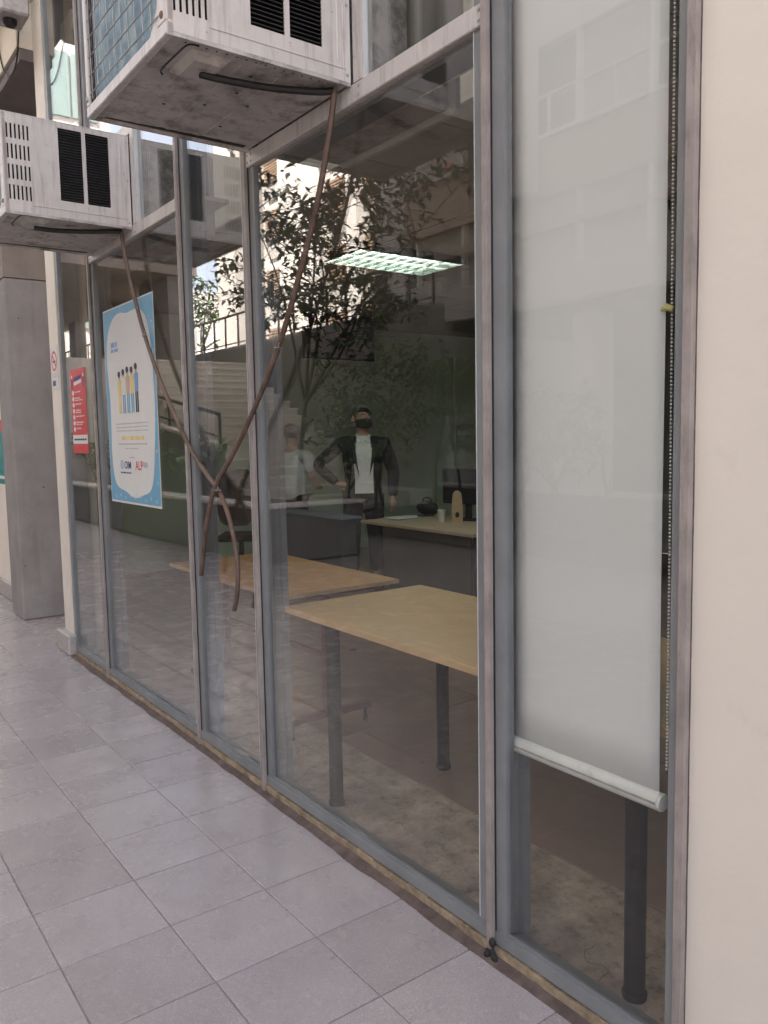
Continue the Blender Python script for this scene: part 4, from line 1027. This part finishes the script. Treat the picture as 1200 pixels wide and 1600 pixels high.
def leaves(mb, c, n, spread, size, rnd, up_=.2):
    for _ in range(n):
        p = Vector(c)+Vector((rnd.gauss(0, spread), rnd.gauss(0, spread), rnd.gauss(0, spread*.8)))
        d = Vector((rnd.uniform(-1, 1), rnd.uniform(-1, 1), rnd.uniform(-.9, .5))).normalized(); sd2 = d.cross(Vector((rnd.uniform(-.3, .3), rnd.uniform(-.3, .3), 1))).normalized(); nn = sd2.cross(d)
        l_ = size*rnd.uniform(.65, 1.25); w_ = l_*.24
        a = p; m1 = p+d*l_*.5; e = p+d*l_-nn*l_*.12
        mb._add([a, p+d*l_*.35+sd2*w_+nn*l_*.05, p+d*l_*.7+sd2*w_*.7+nn*l_*.02, e, p+d*l_*.7-sd2*w_*.7+nn*l_*.02, p+d*l_*.35-sd2*w_+nn*l_*.05, m1-nn*l_*.03],
                [(0, 1, 6), (1, 2, 6), (2, 3, 6), (3, 4, 6), (4, 5, 6), (5, 0, 6)])
def tree(name, label, cat, base, tips, n, spread, size, m, seed, r_=.07, group=None, bends=.25, limbs=4):
    """trunk that forks into limbs; each tip hangs on the nearest limb; leaf sprays along every twig"""
    rnd = random.Random(seed); t = thing(name, label, cat, base, group); tm = MB(); lm = MB(); base = Vector(base); tips = [Vector(q) for q in tips]
    top = sum(tips, Vector((0, 0, 0)))/len(tips); fork = base.lerp(top, .34); fork.z = base.z+(top.z-base.z)*.42
    tr = smoothline([base, base.lerp(fork, .5)+Vector((rnd.uniform(-.08, .08), rnd.uniform(-.08, .08), 0)), fork], 5)
    tm.tube(tr, [r_*(1-.4*i/(len(tr)-1)) for i in range(len(tr))], 8)
    heads = rnd.sample(tips, min(limbs, len(tips))); nodes = []
    for h in heads:
        mid = fork.lerp(h, .5)+Vector((rnd.uniform(-bends, bends), rnd.uniform(-bends, bends), rnd.uniform(0, .2)))
        pts = smoothline([fork, mid, h], 6); tm.tube(pts, [max(.006, r_*.55*(1-.85*i/(len(pts)-1))) for i in range(len(pts))], 6); nodes += pts[2:]
    for tip in tips:
        q = min(nodes, key=lambda p: (p-tip).length+(.5 if p.z > tip.z else 0)); d = (tip-q).length
        mid = q.lerp(tip, .5)+Vector((rnd.uniform(-.12, .12), rnd.uniform(-.12, .12), .12*d))
        pts = smoothline([q, mid, tip], 5) if d > .05 else [q, tip+Vector((0, 0, .06))]
        tm.tube(pts, [max(.004, r_*.22*(1-.7*i/(len(pts)-1))) for i in range(len(pts))], 5)
        for _ in range(max(3, n//7)):
            p0 = pts[min(len(pts)-1, int(rnd.uniform(.3, 1)*len(pts)))]; e = p0+Vector((rnd.gauss(0, spread*1.8), rnd.gauss(0, spread*1.8), rnd.gauss(-.02, spread*1.3)))
            tm.tube([p0, p0.lerp(e, .5)+Vector((0, 0, .03)), e], [.006, .004, .0025], 4, cap=False)
            for f in (.45, .65, .8, .92, 1.0, 1.0, 1.0): leaves(lm, p0.lerp(e, f), 1, spread*.16, size, rnd)
    tm.build("trunk", MT['bark'], t, smooth=True); lm.build("crown", m, t); return t
rt_ = random.Random(11)
tips = []
for k in range(46):
    u = rt_.random(); a = rt_.uniform(0, 6.28)
    tips.append((-11.0+rt_.gauss(0, 1.3), -5.5+rt_.gauss(0, .6), 4.75+rt_.gauss(0, .9)))
tree("courtyard_tree", "slender courtyard tree with large dark leaves mirrored in the middle panes", "tree", (-12.2, -5.5, .25), tips, 84, .19, .155, MT['leaf'], 3, .055, limbs=6)
for k, (x, y, h_, s_) in enumerate(((-11.2, -5.9, 1.9, 31), (-10.2, -5.7, 2.1, 32), (-9.3, -6.2, 2.3, 33), (-8.3, -6.4, 2.1, 34), (-7.3, -6.6, 1.8, 35), (-11.6, -6.9, 2.4, 36), (-10.0, -7.2, 2.6, 37))):
    rr = random.Random(s_)
    tree("leafy_shrub", "bushy green shrub in the rear planter, " + ("first", "second", "third", "fourth", "fifth", "first of the back row", "second of the back row")[k] + " from the stair end", "shrub", (x, y, .28 if y < -6.1 else 0),
         [(x+rr.gauss(0, .45), y+rr.gauss(0, .35), h_*rr.uniform(.65, 1.15)) for _ in range(9)], 60, .15, .15, MT['leaf2'], s_, .03, "shrubs in the rear planter")
for k, (x, y) in enumerate(((-18.2, -3.8), (-16.6, -3.7), (-14.6, -3.9), (-12.6, -3.7), (-20.5, -3.8))):
    rr = random.Random(50+k)
    tree("leafy_plant", "pale leafed plant in the front planter, " + ("beneath the big poster's right edge", "nearer the stair foot", "in the middle of the bed", "nearest the planter's end", "farthest along the bed")[k], "plant", (x, y, .6),
         [(x+rr.gauss(0, .22), y+rr.gauss(0, .2), rr.uniform(.95, 1.55)) for _ in range(6)], 26, .09, .17, MT['leaf3'], 70+k, .018, "plants in the front planter")
for k in range(4):
    x = -8.4+.62*k; y = -6.5-.05*k; rr = random.Random(90+k)
    tree("bare_shrub", "thin stemmed shrub in the rear planter, " + ("first", "second", "third", "fourth")[k] + " of four sparse stems", "shrub", (x, y, .24), [(x+rr.gauss(0, .35), y+rr.gauss(0, .2), rr.uniform(1.1, 1.9)) for _ in range(5)], 8, .08, .14, MT['leaf'], 120+k, .03, "sparse stems in the rear planter")

# gallery at the top of the stair
ga = thing("covered_gallery", "concrete gallery with columns and fence at the top of the stair", "pavilion", (-26, -5, 3.4))
B(-34, -20.5, -7.45, -1.0, 5.85, 6.12).build("roof_slab", MT['beam'], ga)
BV(-22.8, -20.7, -7.3, -6.7, 3.4, 5.849, b=.01).build("end_pier", MT['retain'], ga)
for x in (-27.0, -25.6, -30.6): B(x-.45, x+.35, -7.4, -7.0, 3.4, 5.849).build("column", MT['retain'], ga)
for i in range(26):
    x = -33.5+.42*i; B(x-.015, x+.015, -7.42, -7.39, 3.45, 5.0).build("fence_bar", MT['rail'], ga)
B(-34, -22.9, -7.425, -7.385, 5.0, 5.05).build("fence_rail", MT['rail'], ga)
wn = thing("yellow_notice", "small yellow notices on the gallery column at the stair top", "sign", (-26, -6.9, 4)); B(-27.4, -26.7, -6.99, -6.97, 3.75, 4.35).build("sheet", MT['yellow'], wn)
struct(B(-45, -27.001, -12, -1, 0, 3.38).build("gallery_terrace", MT['ground']))

# shaded building opposite
rbld = thing("shaded_building", "brown and grey office building on the far side of the courtyard, in shade", "building", (-5, -13, 0))
def bx(n_, m, *a): return B(*a).build(n_, MT[m], rbld)
bx("base_wall", 'bgrey', -14.75, -13.55, -10.6, -10.0, 0, 4.85); bx("base_wall", 'bgrey', -14.75, -14.4, -16, -10.601, 0, 4.85)
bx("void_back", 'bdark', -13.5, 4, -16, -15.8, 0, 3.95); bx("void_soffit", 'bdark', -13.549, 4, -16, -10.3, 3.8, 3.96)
for x in (-10.2, -6.4, -2.6, 1.2): bx("column", 'bgrey', x-.25, x+.25, -11.2, -10.6, 0, 3.799)
bx("spandrel", 'bgrey', -13.549, 4, -10.3, -10.0, 3.961, 4.62)
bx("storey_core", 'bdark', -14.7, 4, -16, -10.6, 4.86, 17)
bx("corner_pier", 'bgrey', -15.9, -14.72, -10.6, -9.9, 4.12, 17)
zs = [(4.62, 5.3), (5.42, 6.75), (6.95, 8.6), (9.6, 11.2), (12.2, 13.8)]
for z0, z1 in ((5.3, 5.42), (5.9, 6.94), (8.6, 9.6), (11.2, 12.2), (13.8, 17)):
    bx("spandrel", 'bbrown' if z1 < 8 else 'bgrey', -14.7, 4, -10.3, -10.0, z0, z1)
bx("sill_band", 'bframe', -14.7, 4, -9.999, -9.9, 6.941, 7.0)
for r_, (z0, z1) in enumerate(((4.62, 5.3), (5.42, 5.9), (7.0, 8.6), (9.6, 11.2), (12.2, 13.8))):
    for i in range(12):
        x = -14.4+1.52*i
        wv = B(x, x+1.46, -10.22, -10.18, z0, z1).build("window", MT['bglass'] if (i*7+r_*3) % 3 and r_ > 1 else MT['bcurtain'], rbld)
        m_ = MB(); m_.box(x-.06, x+.02, -10.17, -10.03, z0, z1)
        if z1-z0 > 1: m_.box(x+.021, x+1.459, -10.17, -10.1, z0+.75, z0+.79); m_.box(x+.72, x+.75, -10.169, -10.1, z0, z0+.749)
        m_.build("frame", MT['bframe'], wv)
for x in (-11.1, -3.4): bx("pilaster", 'bgrey', x-.35, x+.35, -9.999, -9.75, 6.0, 17)
rbll = tag(MB().ell((-13.1, -9.82, 7.09), .09, .09, .09, 14, 10).build("red_ball", MT['bpink'], smooth=True), "small red ball lying on the sill of the building opposite", "ball")
for k, (x, z) in enumerate(((-9.4, 3.4), (-9.2, 2.9), (-8.4, 3.3), (-8.1, 2.7))):
    ul = thing("strip_light", "lit strip light under the building opposite, " + ("highest left", "lower left", "highest right", "lower right")[k], "lamp", (x, -15, z), "strip lights under the building opposite")
    B(x-.4, x+.2, -15.3, -15.24, z, z+.04).build("tube", MT['lamp'], ul); B(x-.42, x+.22, -15.32, -15.22, z+.0405, z+.08).build("housing", MT['white_plain'], ul)

# sunlit white building beyond the terrace
wb = thing("white_building", "sunlit white apartment building with brown louvres beyond the terrace", "building", (-34, -22, 4))
def wx(n_, m, *a): return B(*a).build(n_, MT[m], wb)
wx("wall", 'bwhite', -44, -16, -30, -20.4, 4.08, 24)
for x in [-43.5+3.1*i for i in range(9)]: wx("pilaster", 'bwhite', x-.45, x+.45, -20.399, -19.7, 4.08, 24)
for fl in range(6):
    z = 5.0+3.1*fl
    for i in range(8):
        x = -43.5+3.1*i+.5
        if i % 3 == 2: continue
        q = wx("louvre_panel", 'louv', x, x+2.1, -20.15, -20.1, z+.9, z+2.5)
        m_ = MB()
        for k in range(11): m_.box(x+.02, x+2.08, -20.099, -20.03, z+.95+.14*k, z+1.01+.14*k)
        m_.build("slat", MT['louv'], q)
        q = wx("window", 'bcurtain', x, x+2.1, -20.3, -20.25, z, z+.85)
        m_ = MB(); m_.box(x+1.02, x+1.08, -20.249, -20.2, z, z+.85); m_.box(x, x+2.1, -20.199, -20.15, z+.86, z+.9); m_.build("frame", MT['bframe'], q)
fh = thing("gap_backdrop", "added white backdrop block that brightens the gaps of the gallery fence", "building", (-75, -22, 4)); B(-95, -57, -30, -20.5, 4.08, 12.5).build("wall", MT['bwhite'], fh)  # white block added so the gaps behind the gallery fence look bright
for i in range(8): B(-93+4.6*i, -91+4.6*i, -20.499, -20.4, 6, 7.6).build("window", MT['bcurtain'], fh)
pil = tag(B(-28.9, -27.4, -13.2, -12, 4.08, 14).build("tall_pillar", MT['bgrey']), "tall grey concrete pillar on the terrace in front of the white building", "pillar")
tb_ = thing("glazed_tower", "far building at the end of the courtyard, sky reflection coloured into its glass", "building", (-38, -10, 4))
B(-42, -36.1, -10.6, -6.5, 3.4, 18.2).build("wall", MT['bgrey'], tb_)
for i in range(3):
    for j in range(4): B(-36.099, -36.0, -7.9-1.05*i, -6.95-1.05*i, 12.0-2.9*j+3.1, 14.6-2.9*j+3.1).build("glass_panel", MT['tealglass'], tb_)
tree("terrace_tree", "feathery tree on the far terrace", "tree", (-33, -13, 4.08), [(-33+random.gauss(0, .8), -13+random.gauss(0, .8), 7.4+random.gauss(0, .5)) for _ in range(10)], 40, .25, .3, MT['leaf2'], 201, .1)
tree("gallery_tree", "green tree behind the gallery fence", "tree", (-31, -9.5, 3.4), [(-31+random.gauss(0, 2), -9.5+random.gauss(0, .6), 5.2+random.gauss(0, .7)) for _ in range(10)], 40, .25, .25, MT['leaf3'], 202, .1)
